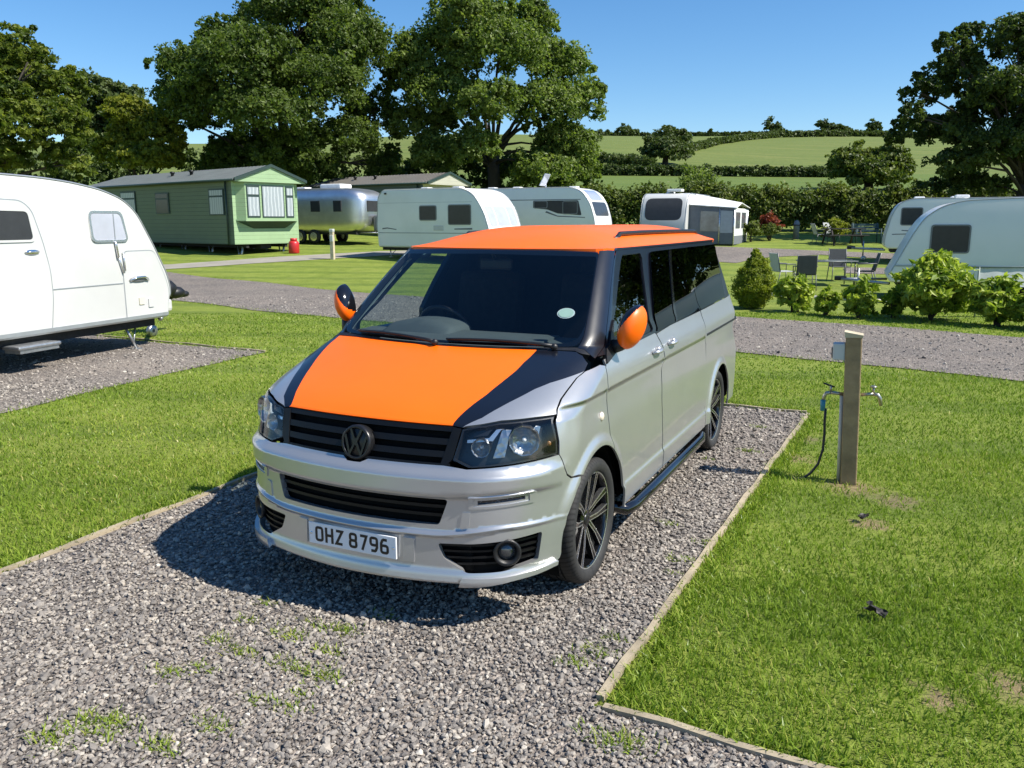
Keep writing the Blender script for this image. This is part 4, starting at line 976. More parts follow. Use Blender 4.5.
def turf():
    X, Y, Hh, Wd, Ti, Ln = [], [], [], [], [], []
    for n, t0, t1, h0, h1, w in ((105000, 2.3, 4.3, .020, .058, .0058), (95000, 4.3, 6.8, .022, .054, .0068), (90000, 6.8, 10.5, .022, .052, .009), (85000, 10.5, 18, .022, .050, .016)):
        x, y, t = scatter(n, t0, t1); k = ~on_gravel(x, y)
        k &= ~((x > 1.33) & (x < 1.58) & (y > -.3) & (y < 5.7) & (np.abs(x - (1.36 + .14*(y + .2)/5.9) - .04) < .035))
        for bx, by, br in BARE:
            d = np.hypot(x - bx, y - by); k &= ~((d < br) & (RNG.uniform(0, 1, len(x)) < .80*(1 - (d/br)**2)))
        x, y = x[k], y[k]; m = len(x)
        pt = .5 + .5*np.sin(x*1.7 + 1.3*np.sin(y*1.1))*np.cos(y*1.9 + np.sin(x*.8)); fine_ = .5 + .5*np.sin(x*9 + 3*np.sin(y*4))*np.cos(y*8 + 2*np.sin(x*5))
        X.append(x); Y.append(y); Hh.append(RNG.uniform(h0, h1, m)*(.70 + .35*fine_ + .30*pt)); Wd.append(np.full(m, w)*RNG.uniform(.7, 1.3, m))
        dry = np.clip(.5 + .6*np.sin(x*.9 + 2.1*np.sin(y*.63 + .4))*np.cos(y*.8 - 1.7*np.sin(x*.55)) + .35*np.sin(x*3.1 + y*2.3 + 2*np.sin(y*1.9)), 0, 1)
        mow = np.where(x < -2, np.sin((x*.36 + y*.93)*3.4 + .8*np.sin(x*.6)), 0)
        ti = RNG.beta(2, 2.3, m)*.66 + .20*dry*RNG.uniform(.2, 1, m) + .09*mow; ti = np.where(RNG.uniform(0, 1, m) < .015 + .10*dry**2, RNG.uniform(.84, 1, m), ti)
        Ti.append(np.clip(ti, 0, 1)); Ln.append(RNG.uniform(.25, 1.0, m))
    tag(blades('grass', *[np.concatenate(q) for q in (X, Y, Hh, Wd, Ln, Ti)], M_BLADE), 'short mown green grass of the lawns round the pitch', 'grass', kind='stuff')
    # rough turf along kerbs and the road edge
    X, Y = [], []
    for (x0, y0, x1, y1, n, sp_) in ((1.44, -.2, 1.58, 5.6, 3800, .035), (-2.14, -2, -2.14, 5.6, 3600, .05), (-2.1, 5.72, 1.5, 5.76, 2200, .04), (1.45, -.16, 6, -.34, 2200, .05)):
        u = RNG.uniform(0, 1, n); X.append(x0 + (x1-x0)*u + RNG.normal(0, sp_, n)); Y.append(y0 + (y1-y0)*u + RNG.normal(0, sp_, n))
    for Lx in (ROAD_N, ROAD_F, LPAD[:2] + [(-5.8, -2)], [(-6.4, 6.5), (-10, 6.7)]):
        q = densify(Lx, .12, False); r_ = np.repeat(q, 8, 0); r_ = r_ + RNG.normal(0, .09, r_.shape); X.append(r_[:, 0]); Y.append(r_[:, 1])
    x, y = np.concatenate(X), np.concatenate(Y); k = ~in_poly(np.column_stack([x, y]), PITCH) | (RNG.uniform(0, 1, len(x)) < .10); x, y = x[k], y[k]; m = len(x)
    tag(blades('edge_grass', x, y, RNG.uniform(.03, .075, m), RNG.uniform(.005, .011, m), RNG.uniform(.3, 1, m), RNG.beta(2, 2, m)*.9, M_BLADE), 'longer grass left along the timber edging and the road', 'grass', kind='stuff')
    # tufts coming up through the gravel
    T = [(242, 654, .9), (290, 637, .9), (342, 632, 1.0), (320, 677, 1.2), (290, 667, .8), (327, 652, .7), (220, 642, .6), (170, 674, .7), (202, 670, .6), (260, 702, .6), (290, 710, .5), (302, 696, .4), (212, 727, .8), (160, 750, .8), (95, 730, 1.5), (115, 724, .9), (52, 742, 1.0), (382, 617, .5), (310, 625, .5), (247, 622, .5), (267, 605, .5), (620, 745, 1.3), (600, 655, .9), (575, 665, .7), (668, 525, .5), (684, 562, .8), (672, 575, .4), (705, 545, .5), (615, 640, .5), (705, 460, .4), (760, 428, .6), (748, 452, .7)]
    X, Y, Hh, Wd = [], [], [], []
    for px, py, s in T:
        d = FWD + RGT*((px-512)/836.7) - UPV*((py-384)/836.7); k = -1.925/d.z; cx, cy = C0[0] + d.x*k, C0[1] + d.y*k; n = int(130*s)
        X.append(cx + RNG.normal(0, .058*s**.5, n)); Y.append(cy + RNG.normal(0, .030*s**.5, n)); Hh.append(RNG.uniform(.016, .048, n)*s**.4); Wd.append(RNG.uniform(.004, .008, n))
    x, y, h, w = [np.concatenate(q) for q in (X, Y, Hh, Wd)]; m = len(x)
    tag(blades('grass_tufts', x, y, h + .01, w, RNG.uniform(.4, 1.0, m), RNG.beta(2, 2, m)*.95, M_BLADE), 'sparse tufts of grass growing up through the gravel', 'grass', kind='stuff')
turf()
# ---- timber edging
M_EDGE = mat('weathered_timber', (.33, .275, .19), .85, var=.25, vscale=5, bmp=.4, bscale=40, dirt=.4)
def edging(L, label, w=.034, hgt=.026):
    q = densify(L, .35, False)
    n = len(q); mb = MB(); d = np.gradient(q, axis=0); d /= np.linalg.norm(d, axis=1, keepdims=True); nn = np.column_stack([-d[:, 1], d[:, 0]])
    vs = []
    for i in range(n):
        z0 = float(gz(*q[i])); j = .006*math.sin(i*2.3); hh = hgt + .006*math.sin(i*1.7)
        for k, zz in ((-1, -.05), (-1, hh), (1, hh), (1, -.05)): vs.append((q[i][0] + nn[i][0]*k*w/2 + j*nn[i][0], q[i][1] + nn[i][1]*k*w/2 + j*nn[i][1], z0 + zz))
    fs = [(4*i+k, 4*i+(k+1) % 4, 4*i+4+(k+1) % 4, 4*i+4+k) for i in range(n-1) for k in range(4)] + [(0, 1, 2, 3), (4*n-4, 4*n-3, 4*n-2, 4*n-1)]
    mb.add(vs, fs); return tag(mb.build('timber_edging', [M_EDGE]), label, 'edging', 'timber edging boards round the gravel pitches')
edging([(1.365, -.17), (1.44, 3.0), (1.515, 5.62)], 'long timber edging board between the van pitch and the lawn with the water post')
edging([(1.40, -.225), (2.2, -.255), (6.5, -.38)], 'timber edging board at the bottom right corner of the lawn')
edging([(-2.09, -2.4), (-2.085, 1.5), (-2.08, 5.60)], 'timber edging board left of the van beside the striped lawn')
edging([(-2.06, 5.665), (1.49, 5.69)], 'timber edging board across the rear end of the van pitch')
edging([(-6.38, 6.52), (-11.5, 6.80)], 'timber edging board behind the gravel pad of the nearest white caravan')
# ------------------------------------------------------------------ trees, hedges and shrubs
def leaf_material(name, dark, mid, light, trans=.35):
    m, t, o = nt(name); at = ND(t, 'ShaderNodeAttribute', attribute_name='tint')
    c = ramp(t, at.outputs['Fac'], [(0, dark), (.5, mid), (1, light)])
    d = ND(t, 'ShaderNodeBsdfDiffuse'); t.links.new(c, d.inputs[0]); tr = ND(t, 'ShaderNodeBsdfTranslucent'); t.links.new(mixc(t, 1.0, c, (1.15, 1.25, .55), 'MULTIPLY'), tr.inputs[0])
    mx = ND(t, 'ShaderNodeMixShader'); mx.inputs[0].default_value = trans; t.links.new(d.outputs[0], mx.inputs[1]); t.links.new(tr.outputs[0], mx.inputs[2])
    gl = ND(t, 'ShaderNodeBsdfGlossy'); gl.inputs['Roughness'].default_value = .6; fr = ND(t, 'ShaderNodeLayerWeight'); fr.inputs[0].default_value = .25
    m2 = ND(t, 'ShaderNodeMixShader'); t.links.new(mathn(t, 'MULTIPLY', fr.outputs['Fresnel'], .05), m2.inputs[0]); t.links.new(mx.outputs[0], m2.inputs[1]); t.links.new(gl.outputs[0], m2.inputs[2])
    t.links.new(m2.outputs[0], o.inputs[0]); return m
LM_OAK = leaf_material('oak_leaf', (.056, .090, .018), (.102, .150, .030), (.160, .212, .048), .45)
LM_ASH = leaf_material('ash_leaf', (.080, .122, .026), (.145, .205, .044), (.225, .285, .074), .5)
LM_LIME = leaf_material('lime_leaf', (.065, .090, .014), (.145, .175, .022), (.27, .285, .042), .5)
LM_LEFT = leaf_material('sunny_leaf', (.060, .094, .015), (.125, .168, .026), (.225, .260, .045), .48)
LM_DARK = leaf_material('dark_leaf', (.036, .060, .016), (.066, .100, .026), (.112, .150, .042), .42)
LM_HEDGE = leaf_material('hedge_leaf', (.046, .070, .014), (.092, .128, .026), (.170, .200, .050), .4)
LM_LAUREL = leaf_material('laurel_leaf', (.10, .165, .018), (.23, .315, .036), (.42, .48, .085), .42)
LM_CONIF = leaf_material('conifer_leaf', (.080, .120, .012), (.175, .225, .018), (.33, .365, .036), .35)
LM_RED = leaf_material('red_leaf', (.10, .022, .016), (.20, .045, .030), (.30, .09, .05), .3)
LM_FAR = leaf_material('far_leaf', (.052, .078, .024), (.078, .110, .032), (.115, .148, .050), .35)
M_BARK = mat('bark', (.050, .042, .032), .95, var=.3, vscale=3, bmp=.7, bscale=14)
def leaf_arrays(C, Rr, nc, nl, ls, spread, flat=.5, tint0=.25, tintv=.5, shell=.62, upb=.35, lw=.33):
    """clumps of leaf faces through the volume of one ellipsoid"""
    C = np.array(C); Rr = np.array(Rr)
    d = RNG.normal(0, 1, (nc, 3)); d /= np.linalg.norm(d, axis=1, keepdims=True); d[:, 2] = np.where(d[:, 2] < -.55, -d[:, 2]*.5, d[:, 2])
    r = RNG.uniform(shell**2, 1.08, nc)**.5*RNG.uniform(.88, 1.10, nc)
    cc = C + d*Rr*r[:, None]; ct = np.clip(RNG.normal(tint0 + .5*tintv*.5, tintv*.45, nc), 0, 1)
    cs = spread*RNG.uniform(.55, 1.35, nc)
    k = np.repeat(np.arange(nc), nl); n = len(k)
    off = RNG.normal(0, 1, (n, 3)); off *= (RNG.uniform(0, 1, n)**.4/np.maximum(np.linalg.norm(off, axis=1), 1e-6))[:, None]; off[:, 2] *= flat
    p = cc[k] + off*cs[k][:, None]
    nn = d[k]*.6 + RNG.normal(0, .75, (n, 3)); nn[:, 2] += upb; nn /= np.linalg.norm(nn, axis=1, keepdims=True)
    a = np.cross(nn, RNG.normal(0, 1, (n, 3))); a /= np.maximum(np.linalg.norm(a, axis=1, keepdims=True), 1e-6); b = np.cross(nn, a)
    s = ls*RNG.uniform(.6, 1.35, n)[:, None]
    v = np.stack([p - a*s*.5, p + b*s*lw + nn*s*.06, p + a*s*.55 - nn*s*.05, p - b*s*lw + nn*s*.06], 1)
    return v.reshape(-1, 3), np.repeat(np.clip(ct[k] + RNG.normal(0, .14, n), 0, 1), 4)
def leaves(name, blobs, mt, parent, nc, nl, ls, sp, **kw):
    Vs, Cs = [], []; tot = sum((b[1][0]*b[1][2]) for b in blobs)
    for c, r in blobs:
        v, t = leaf_arrays(c, r, max(6, int(nc*(r[0]*r[2])/tot)), nl, ls, sp*np.mean(r), **kw); Vs.append(v); Cs.append(t)
    V = np.concatenate(Vs); n = len(V)//4
    return raw_mesh(name, V, np.arange(4*n).reshape(n, 4), mt, parent, col=np.concatenate(Cs))
def branches(mb, base, fork, r0, blobs, up=.4, twigs=2):
    base, fork = Vector(base), Vector(fork); ps = [base + Vector((0, 0, -.15)), base.lerp(fork, .08), base.lerp(fork, .5) + Vector((RNG.normal(0, .12), RNG.normal(0, .12), 0)), fork]
    mb.tube(ps, [r0*1.5, r0*1.12, r0*.95, r0*.85], 10)
    for c, r in blobs:
        c = Vector(c); L_ = (c - fork).length; rr = max(.03, min(r0*.34, r0*.10 + .014*L_))
        st = fork.lerp(base, RNG.uniform(0, .35)); mid = st.lerp(c, .5) + Vector((RNG.normal(0, .06*L_), RNG.normal(0, .06*L_), up*.25*L_))
        mb.tube([st, st.lerp(mid, .5) + Vector((0, 0, .04*L_)), mid, c], [rr, rr*.8, rr*.6, rr*.25], 6)
        for _ in range(twigs):
            e = c + Vector((RNG.uniform(-.6, .6)*r[0], RNG.uniform(-.6, .6)*r[1], RNG.uniform(-.3, .45)*r[2])); s = mid.lerp(c, RNG.uniform(.1, .8)); mb.tube([s, s.lerp(e, .5) + Vector((0, 0, .1*r[2])), e], [rr*.4, rr*.28, rr*.1], 5)
def tree(label, t, pblobs, trunk, mt, nc, nl, ls, sp, name='tree', group=None, depthj=.55, r0=None, fork_h=None, base_z=None, sat=0, **kw):
    """pblobs: crown masses as seen (column, row, half width, half height in pixels) at distance t"""
    k = t/836.7/math.cos(R(10.96)); blobs = []
    bx, by, _ = sight(trunk[0], trunk[1], t); bz = float(gz(bx, by)) if base_z is None else base_z
    for q in pblobs:
        px, py, a, b = q[:4]; dj = q[4] if len(q) > 4 else RNG.uniform(-1, 1)*depthj
        p = sight(px, py, t); mid = np.mean([z[0] for z in pblobs]); span = max(z[0] for z in pblobs) - min(z[0] for z in pblobs) + 1
        room = max(.2, 1 - (2*(px - mid)/span)**2)**.5*span*.5*k
        dd = dj*room
        blobs.append(((p[0] + HV[0]*dd, p[1] + HV[1]*dd, p[2]), (a*k, (a*k + b*k)*.5, b*k)))
    T = thing(name, label, 'tree', (bx, by, bz), group=group)
    loc = [((c[0]-bx, c[1]-by, c[2]-bz), r) for c, r in blobs]; lim = loc
    if sat:
        out = []
        for c, r in loc:
            out.append((c, tuple(q*.88 for q in r)))
            for _ in range(sat):
                d = RNG.normal(0, 1, 3); d /= np.linalg.norm(d); d[2] = abs(d[2])*.9 if RNG.uniform() < .75 else d[2]
                f = RNG.uniform(.26, .46); out.append((tuple(np.array(c) + d*np.array(r)*RNG.uniform(.68, .88)), tuple(np.array([np.mean(r[:2])*f]*2 + [np.mean(r)*f*RNG.uniform(.7, 1.1)]))))
        loc = out
    mb = MB(); top = np.mean([c[2] for c, r in loc]); fh = fork_h if fork_h else .45*top
    branches(mb, (0, 0, 0), (.02*fh, 0, fh), r0 if r0 else .045*top, lim)
    mb.build('trunk', [M_BARK], T, fix=False); leaves('crown', loc, mt, T, nc, nl, ls, sp, **kw); return T
# the big dark oak and the tall airy tree beside it
OAK = [(300, 18, 62, 30), (232, 42, 50, 32), (355, 52, 42, 34), (185, 68, 38, 26), (168, 92, 28, 18), (262, 84, 60, 34, -.7), (330, 95, 52, 32, -.6), (215, 112, 48, 28, -.5), (372, 110, 30, 28), (290, 128, 55, 26, -.8), (350, 142, 40, 22, -.3), (238, 145, 40, 20, .3), (180, 118, 24, 16), (300, 60, 60, 40, .6), (270, 5, 46, 22, .3), (205, 165, 26, 22, .5), (340, 3, 30, 20, .3), (262, 172, 40, 22, .6), (382, 165, 18, 26, .5), (285, 168, 46, 20, -.3), (325, 172, 26, 18, -.2), (235, 170, 30, 18, -.2), (300, 152, 40, 18, -.4)]
tree('large dark oak with a broad crown behind the green mobile home', 52, OAK, (290, 232), LM_OAK, 5000, 42, .205, .235, 'oak_tree', sat=5, r0=.62, fork_h=4.2, tint0=.2, tintv=.65, flat=.75, upb=.15)
ASH = [(470, 28, 42, 24), (518, 22, 40, 20), (428, 58, 36, 26), (560, 72, 32, 30), (500, 62, 50, 30, -.5), (440, 98, 40, 24, -.5), (545, 112, 38, 26, -.4), (585, 108, 20, 26), (490, 115, 34, 22, -.8), (420, 128, 32, 22), (565, 150, 34, 26, -.3), (440, 158, 26, 24, -.5), (480, 152, 22, 22, -.7), (405, 80, 22, 20), (515, 168, 20, 18, .4), (530, 45, 36, 24, .4), (545, 178, 40, 18, -.6), (588, 172, 16, 18)]
tree('tall leafy tree with an airy crown showing sky between its limbs', 54, ASH, (492, 232), LM_ASH, 4200, 40, .20, .245, 'tree', sat=5, r0=.42, fork_h=4.6, tint0=.35, tintv=.7, flat=.8, shell=.70, upb=.15)
LEFT = [(8, 55, 26, 36), (2, 90, 40, 40), (52, 92, 30, 32), (28, 125, 44, 36, -.6), (70, 132, 30, 34, -.5), (10, 160, 40, 30, -.5), (75, 165, 26, 22, -.4), (-40, 80, 50, 60), (-60, 140, 60, 50), (45, 68, 14, 14)]
tree('leafy tree at the left edge rising over the roof of the nearest white caravan', 31, LEFT, (-25, 262), LM_LEFT, 2000, 44, .16, .24, 'tree', sat=4, r0=.3, tint0=.2, tintv=.8, upb=.15)
BACKL = [(98, 100, 22, 24), (122, 106, 26, 20), (90, 135, 24, 30), (112, 140, 22, 30, .4)]
tree('grey green tree between the left edge tree and the oak', 64, BACKL, (108, 228), LM_FAR, 420, 40, .30, .3, 'tree', r0=.3, tint0=.4)
YEL = [(140, 128, 30, 22), (165, 140, 20, 20, -.4), (118, 150, 20, 20), (150, 160, 30, 14, -.6), (130, 112, 22, 14), (172, 160, 14, 10)]
tree('yellow green bushy tree behind the far end of the green mobile home', 50, YEL, (142, 236), LM_LIME, 700, 46, .20, .24, 'tree', r0=.22, tint0=.6, tintv=.6, upb=.15)
RIGHT = [(1008, 48, 34, 30), (960, 66, 26, 26), (925, 92, 24, 22), (978, 100, 36, 26, -.5), (1030, 95, 40, 34), (930, 130, 28, 20), (970, 148, 40, 24, -.4), (1020, 145, 40, 30, -.4), (945, 165, 30, 18), (965, 125, 30, 22), (1000, 110, 36, 26, .4), (990, 75, 30, 22, .4), (990, 185, 46, 16), (1060, 120, 50, 60), (905, 118, 14, 16), (945, 48, 14, 14), (1075, 50, 50, 40), (985, 30, 16, 14)]
tree('dark spreading tree at the right edge behind the white caravans', 42, RIGHT, (1018, 240), LM_DARK, 2500, 40, .185, .25, 'tree', sat=5, r0=.32, fork_h=3.2, tint0=.35, tintv=.7, shell=.55, flat=.8, upb=.15)
tree('tree beyond the right edge of the photo, seen in the van windows only', 40, [(1120, 60, 60, 60), (1170, 90, 60, 60), (1100, 120, 50, 50), (1150, 150, 70, 40), (1210, 130, 50, 60), (1140, 10, 50, 40)], (1140, 240), LM_DARK, 900, 36, .26, .24, 'tree', r0=.35, fork_h=3.2, tint0=.35, tintv=.6)
# far trees: on the hillside and along the skyline
HILLTREE = [(652, 148, 9, 12), (668, 140, 14, 13), (682, 142, 9, 12), (665, 152, 22, 12, -.5)]
tree('rounded clump of trees below the middle of the hillside fields', 150, HILLTREE, (665, 166), LM_FAR, 260, 34, .62, .34, 'tree', r0=.5, tint0=.3, fork_h=2)
OAKR = [(842, 166, 12, 18), (862, 160, 20, 16), (884, 164, 16, 18), (865, 176, 30, 14, -.6), (900, 172, 12, 14)]
tree('big rounded bushy tree at the field edge above the right hand hedge', 82, OAKR, (868, 193), LM_HEDGE, 420, 40, .38, .32, 'tree', r0=.4, tint0=.45, tintv=.6, fork_h=1.6)
for lab, px, py, a, b in (('small round tree at the left end of the skyline', 603, 136, 8, 4), ('second small tree from the left on the skyline', 628, 133, 9, 5), ('upright tree standing alone in the middle of the skyline hedge', 773, 131, 7, 7), ('broad dark tree on the skyline left of a slightly lower one', 826, 130, 9, 6), ('slightly lower tree right of the broad dark skyline tree', 842, 131, 7, 5), ('small tree on the skyline nearest the right edge tree', 874, 128, 6, 5), ('tiny round tree between the middle and left skyline trees', 712, 135, 3, 3)):
    tree(lab, 268, [(px - a*.45, py - b*.3, a*.75, b*1.3), (px + a*.5, py, a*.75, b*1.1), (px, py + b*.5, a*.9, b)], (px, 140), LM_FAR, 60, 26, .9, .4, 'tree', 'trees along the skyline', r0=.4, fork_h=1.0)
def hedge(label, pts, hgt, depth, mt, per, nl, ls, tint0=.3, name='hedge', group=None, tintv=.5, top_light=True):
    """pts: (x, y) ground line; clumps over the faces and top"""
    q = densify(pts, 1.2, False); Vs, Cs = [], []
    for i, (x, y) in enumerate(q):
        z = float(gz(x, y)); hh = hgt*(.94 + .07*math.sin(i*1.9) + .06*RNG.uniform(-1, 1))
        for dz, rz in ((.28*hh, .36*hh), (.72*hh, .34*hh)):
            v, t = leaf_arrays((x + RNG.normal(0, .12), y + RNG.normal(0, .12), z + dz), (.95, depth/2, rz), per, nl, ls, .42, tint0=tint0, tintv=tintv, shell=.75, flat=.8); Vs.append(v); Cs.append(t)
    V = np.concatenate(Vs); n = len(V)//4
    return tag(raw_mesh(name, V, np.arange(4*n).reshape(n, 4), mt, col=np.concatenate(Cs)), label, 'hedge', group)
hedge('tall clipped field hedge along the back right of the site', [W(4.0, 50), W(8, 49.5), W(14, 49), W(20, 48), W(27, 46.5), W(36, 45)], 2.45, 1.8, LM_HEDGE, 26, 44, .20, tint0=.4, tintv=.7)
hedge('dark overgrown hedge behind the mobile homes on the left', [W(-36, 60), W(-24, 60), W(-12, 60), W(-4, 57), W(4, 53)], 4.6, 2.6, LM_DARK, 16, 34, .26, tint0=.3)
def px_ground(px, t): p = sight(px, 200, t); return (p[0], p[1])
hedge('long thick hedgerow between the two lower hillside fields', [px_ground(p, t) for p, t in ((600, 126), (660, 124), (720, 122), (780, 120), (845, 118))], 1.3, 1.8, LM_FAR, 12, 20, .42, group='hedgerows on the hill', tint0=.2)
hedge('hedgerow climbing the hill to the right of the tree clump', [px_ground(p, t) for p, t in ((684, 176), (715, 205), (745, 226), (772, 240))], 1.4, 1.8, LM_FAR, 8, 14, .6, group='hedgerows on the hill', tint0=.55)
hedge('hedgerow below the skyline on the right of the hill', [px_ground(p, t) for p, t in ((768, 240), (800, 243), (840, 247), (900, 252), (960, 255))], 1.6, 2.0, LM_FAR, 8, 14, .7, group='hedgerows on the hill', tint0=.5)
hedge('thin hedge running along the skyline of the hill', [px_ground(p, 276) for p in (590, 650, 700, 760, 820, 880, 940, 1000)], 1.3, 2.0, LM_FAR, 7, 12, .8, group='hedgerows on the hill', tint0=.2)
hedge('low bushy hedgerow left of the hillside tree clump', [px_ground(p, t) for p, t in ((596, 150), (625, 146), (650, 140))], 2.0, 2.6, LM_FAR, 10, 16, .5, group='hedgerows on the hill', tint0=.45)
def shrub(label, x, y, hgt, wid, mt, nc, nl, ls, name='shrub', group=None, cat='shrub', parts=5, tint0=.35, tintv=.6, cone=False, flat=.8, sp=.42):
    z = float(gz(x, y)); T = thing(name, label, cat, (x, y, z), group=group); bl = []
    if cone:
        for i in range(7):
            f = i/6; w = wid*.5*float(np.interp(f, [0, .3, .55, .8, 1], [.60, 1.0, .86, .55, .22])); bl.append(((RNG.normal(0, .02), RNG.normal(0, .02), hgt*(.09 + .80*f)), (w, w, hgt*.12)))
    else:
        for i in range(parts):
            a = 2*math.pi*i/parts + RNG.uniform(0, .8); rr = wid*.26*RNG.uniform(.7, 1.2); bl.append(((rr*math.cos(a), rr*math.sin(a), hgt*RNG.uniform(.30, .74)), (wid*.27, wid*.27, hgt*.26)))
        bl.append(((0, 0, hgt*.55), (wid*.30, wid*.30, hgt*.40)))
        if name == 'laurel': bl += [((wid*.20*math.cos(a), wid*.20*math.sin(a), hgt*.22), (wid*.19, wid*.19, hgt*.17)) for a in (.4, 2.0, 3.6, 5.2)]
    mb = MB()
    for c, r in bl[:8]: mb.tube([(RNG.normal(0, .03), RNG.normal(0, .03), -.03), (c[0]*.45, c[1]*.45, c[2]*.5), c], [.022, .016, .006], 5)
    mb.build('stems', [M_BARK], T, fix=False); leaves('foliage', bl, mt, T, nc, nl, ls*(1.25 if name == 'laurel' else 1), sp, tint0=tint0, tintv=tintv, flat=flat, shell=.6, lw=.22 if name == 'laurel' else .33); return T
GL = 'row of shrubs between the road and the caravans'
shrub('golden conical conifer standing left of the laurel row beside the van', -.88, 16.25, 1.32, .92, LM_CONIF, 1500, 44, .036, 'conifer', GL, 'conifer', cone=True, tint0=.45, tintv=.5, sp=.30)
shrub('loose upright laurel just right of the golden conifer', .05, 15.8, .92, .78, LM_LAUREL, 90, 16, .13, 'laurel', GL, tint0=.5)
shrub('smallest laurel of the row in front of the garden table', .74, 15.4, .62, .58, LM_LAUREL, 50, 13, .11, 'laurel', GL, tint0=.45)
shrub('compact laurel between the smallest laurel and the tall one', 1.42, 15.1, .86, .76, LM_LAUREL, 100, 16, .12, 'laurel', GL, tint0=.4)
shrub('dark low laurel half hidden beside the tall laurel', 2.02, 15.5, .62, .55, LM_LAUREL, 50, 12, .11, 'laurel', GL, tint0=.1, tintv=.4)
shrub('tallest and widest laurel of the row in front of the big caravan', 2.72, 15.35, 1.42, 1.55, LM_LAUREL, 300, 18, .135, 'laurel', GL, tint0=.45, parts=7)
shrub('bushy laurel right of the tallest one below the white windbreak', 3.80, 14.75, 1.0, .98, LM_LAUREL, 170, 16, .125, 'laurel', GL, tint0=.4)
shrub('laurel cut by the right edge of the photo', 4.62, 14.5, 1.02, 1.0, LM_LAUREL, 170, 16, .125, 'laurel', GL, tint0=.4)
shrub('round green shrub beside the awning', -5.0, 38.9, 1.15, 1.1, LM_HEDGE, 90, 30, .11, 'shrub', tint0=.6, tintv=.6)
shrub('shrub with red young leaves behind the round green one', -4.5, 41.0, 1.35, 1.3, LM_RED, 60, 30, .12, 'shrub', tint0=.5)
shrub('green lower shrub in front of the red leaved shrub', -4.3, 40.1, .95, 1.1, LM_HEDGE, 70, 28, .11, 'shrub', tint0=.6)
shrub('round bush growing out of the top of the back hedge', *W(11.2, 51.5), 3.9, 2.6, LM_ASH, 140, 34, .17, 'shrub', tint0=.5)
shrub('yellow green potted shrub at the far picnic table', *W(15.2, 40.0), 1.35, 1.2, LM_LIME, 60, 26, .12, 'shrub', tint0=.6)
# ------------------------------------------------------------------ touring caravans
M_CVW = mat('caravan_white', (.54, .545, .53), .34, coat=.2, var=.02, vscale=1.2, dirt=.12)
M_CVG = mat('caravan_gel_white', (.74, .74, .725), .35, coat=.2, var=.02, vscale=1.2, dirt=.12)
M_AWRAIL = mat('anodised_rail', (.42, .44, .46), .4, .6)
M_CVGLASS = mat('caravan_glass', (.040, .043, .047), .16, spec=.22, coat=.0, var=.1)
M_PALEGL = mat('sky_pale_glass', (.42, .44, .50), .10, coat=1.0, var=.08, vscale=3)  # pale lilac: bright sky reflection put into the colour, over a pale blind
M_GREYPL = mat('grey_plastic', (.16, .165, .17), .5)
M_DECAL = mat('grey_decal', (.10, .11, .13), .4)
M_UNDER = mat('undertray', (.018, .018, .018), .9)
def inset(P, d):
    P = np.array(P, float); a = np.roll(P, 1, 0); b = np.roll(P, -1, 0); t = b - a; t /= np.maximum(np.linalg.norm(t, axis=1, keepdims=True), 1e-9)
    area = .5*np.sum(P[:, 0]*np.roll(P[:, 1], -1) - np.roll(P[:, 0], -1)*P[:, 1]); n = np.column_stack([-t[:, 1], t[:, 0]])*np.sign(area); return P + n*d
def shell(P, w, r):
    mb = MB(); st = []
    for k in range(6): q = R(90*k/5); st.append((-w/2 + r*(1 - math.cos(q)), r*(1 - math.sin(q))))
    st = st + [(-x, i) for x, i in st[::-1]]; n = len(P); vs = []
    for x, i in st: vs += [(x, p[0], p[1]) for p in inset(P, i)]
    fs = [(i*n+k, i*n+(k+1) % n, (i+1)*n+(k+1) % n, (i+1)*n+k) for i in range(len(st)-1) for k in range(n)]
    mb.add(vs, fs, 0, True); mb.add(vs[:n], [list(range(n))], 0, True); mb.add(vs[-n:], [list(range(n))[::-1]], 0, True); return mb
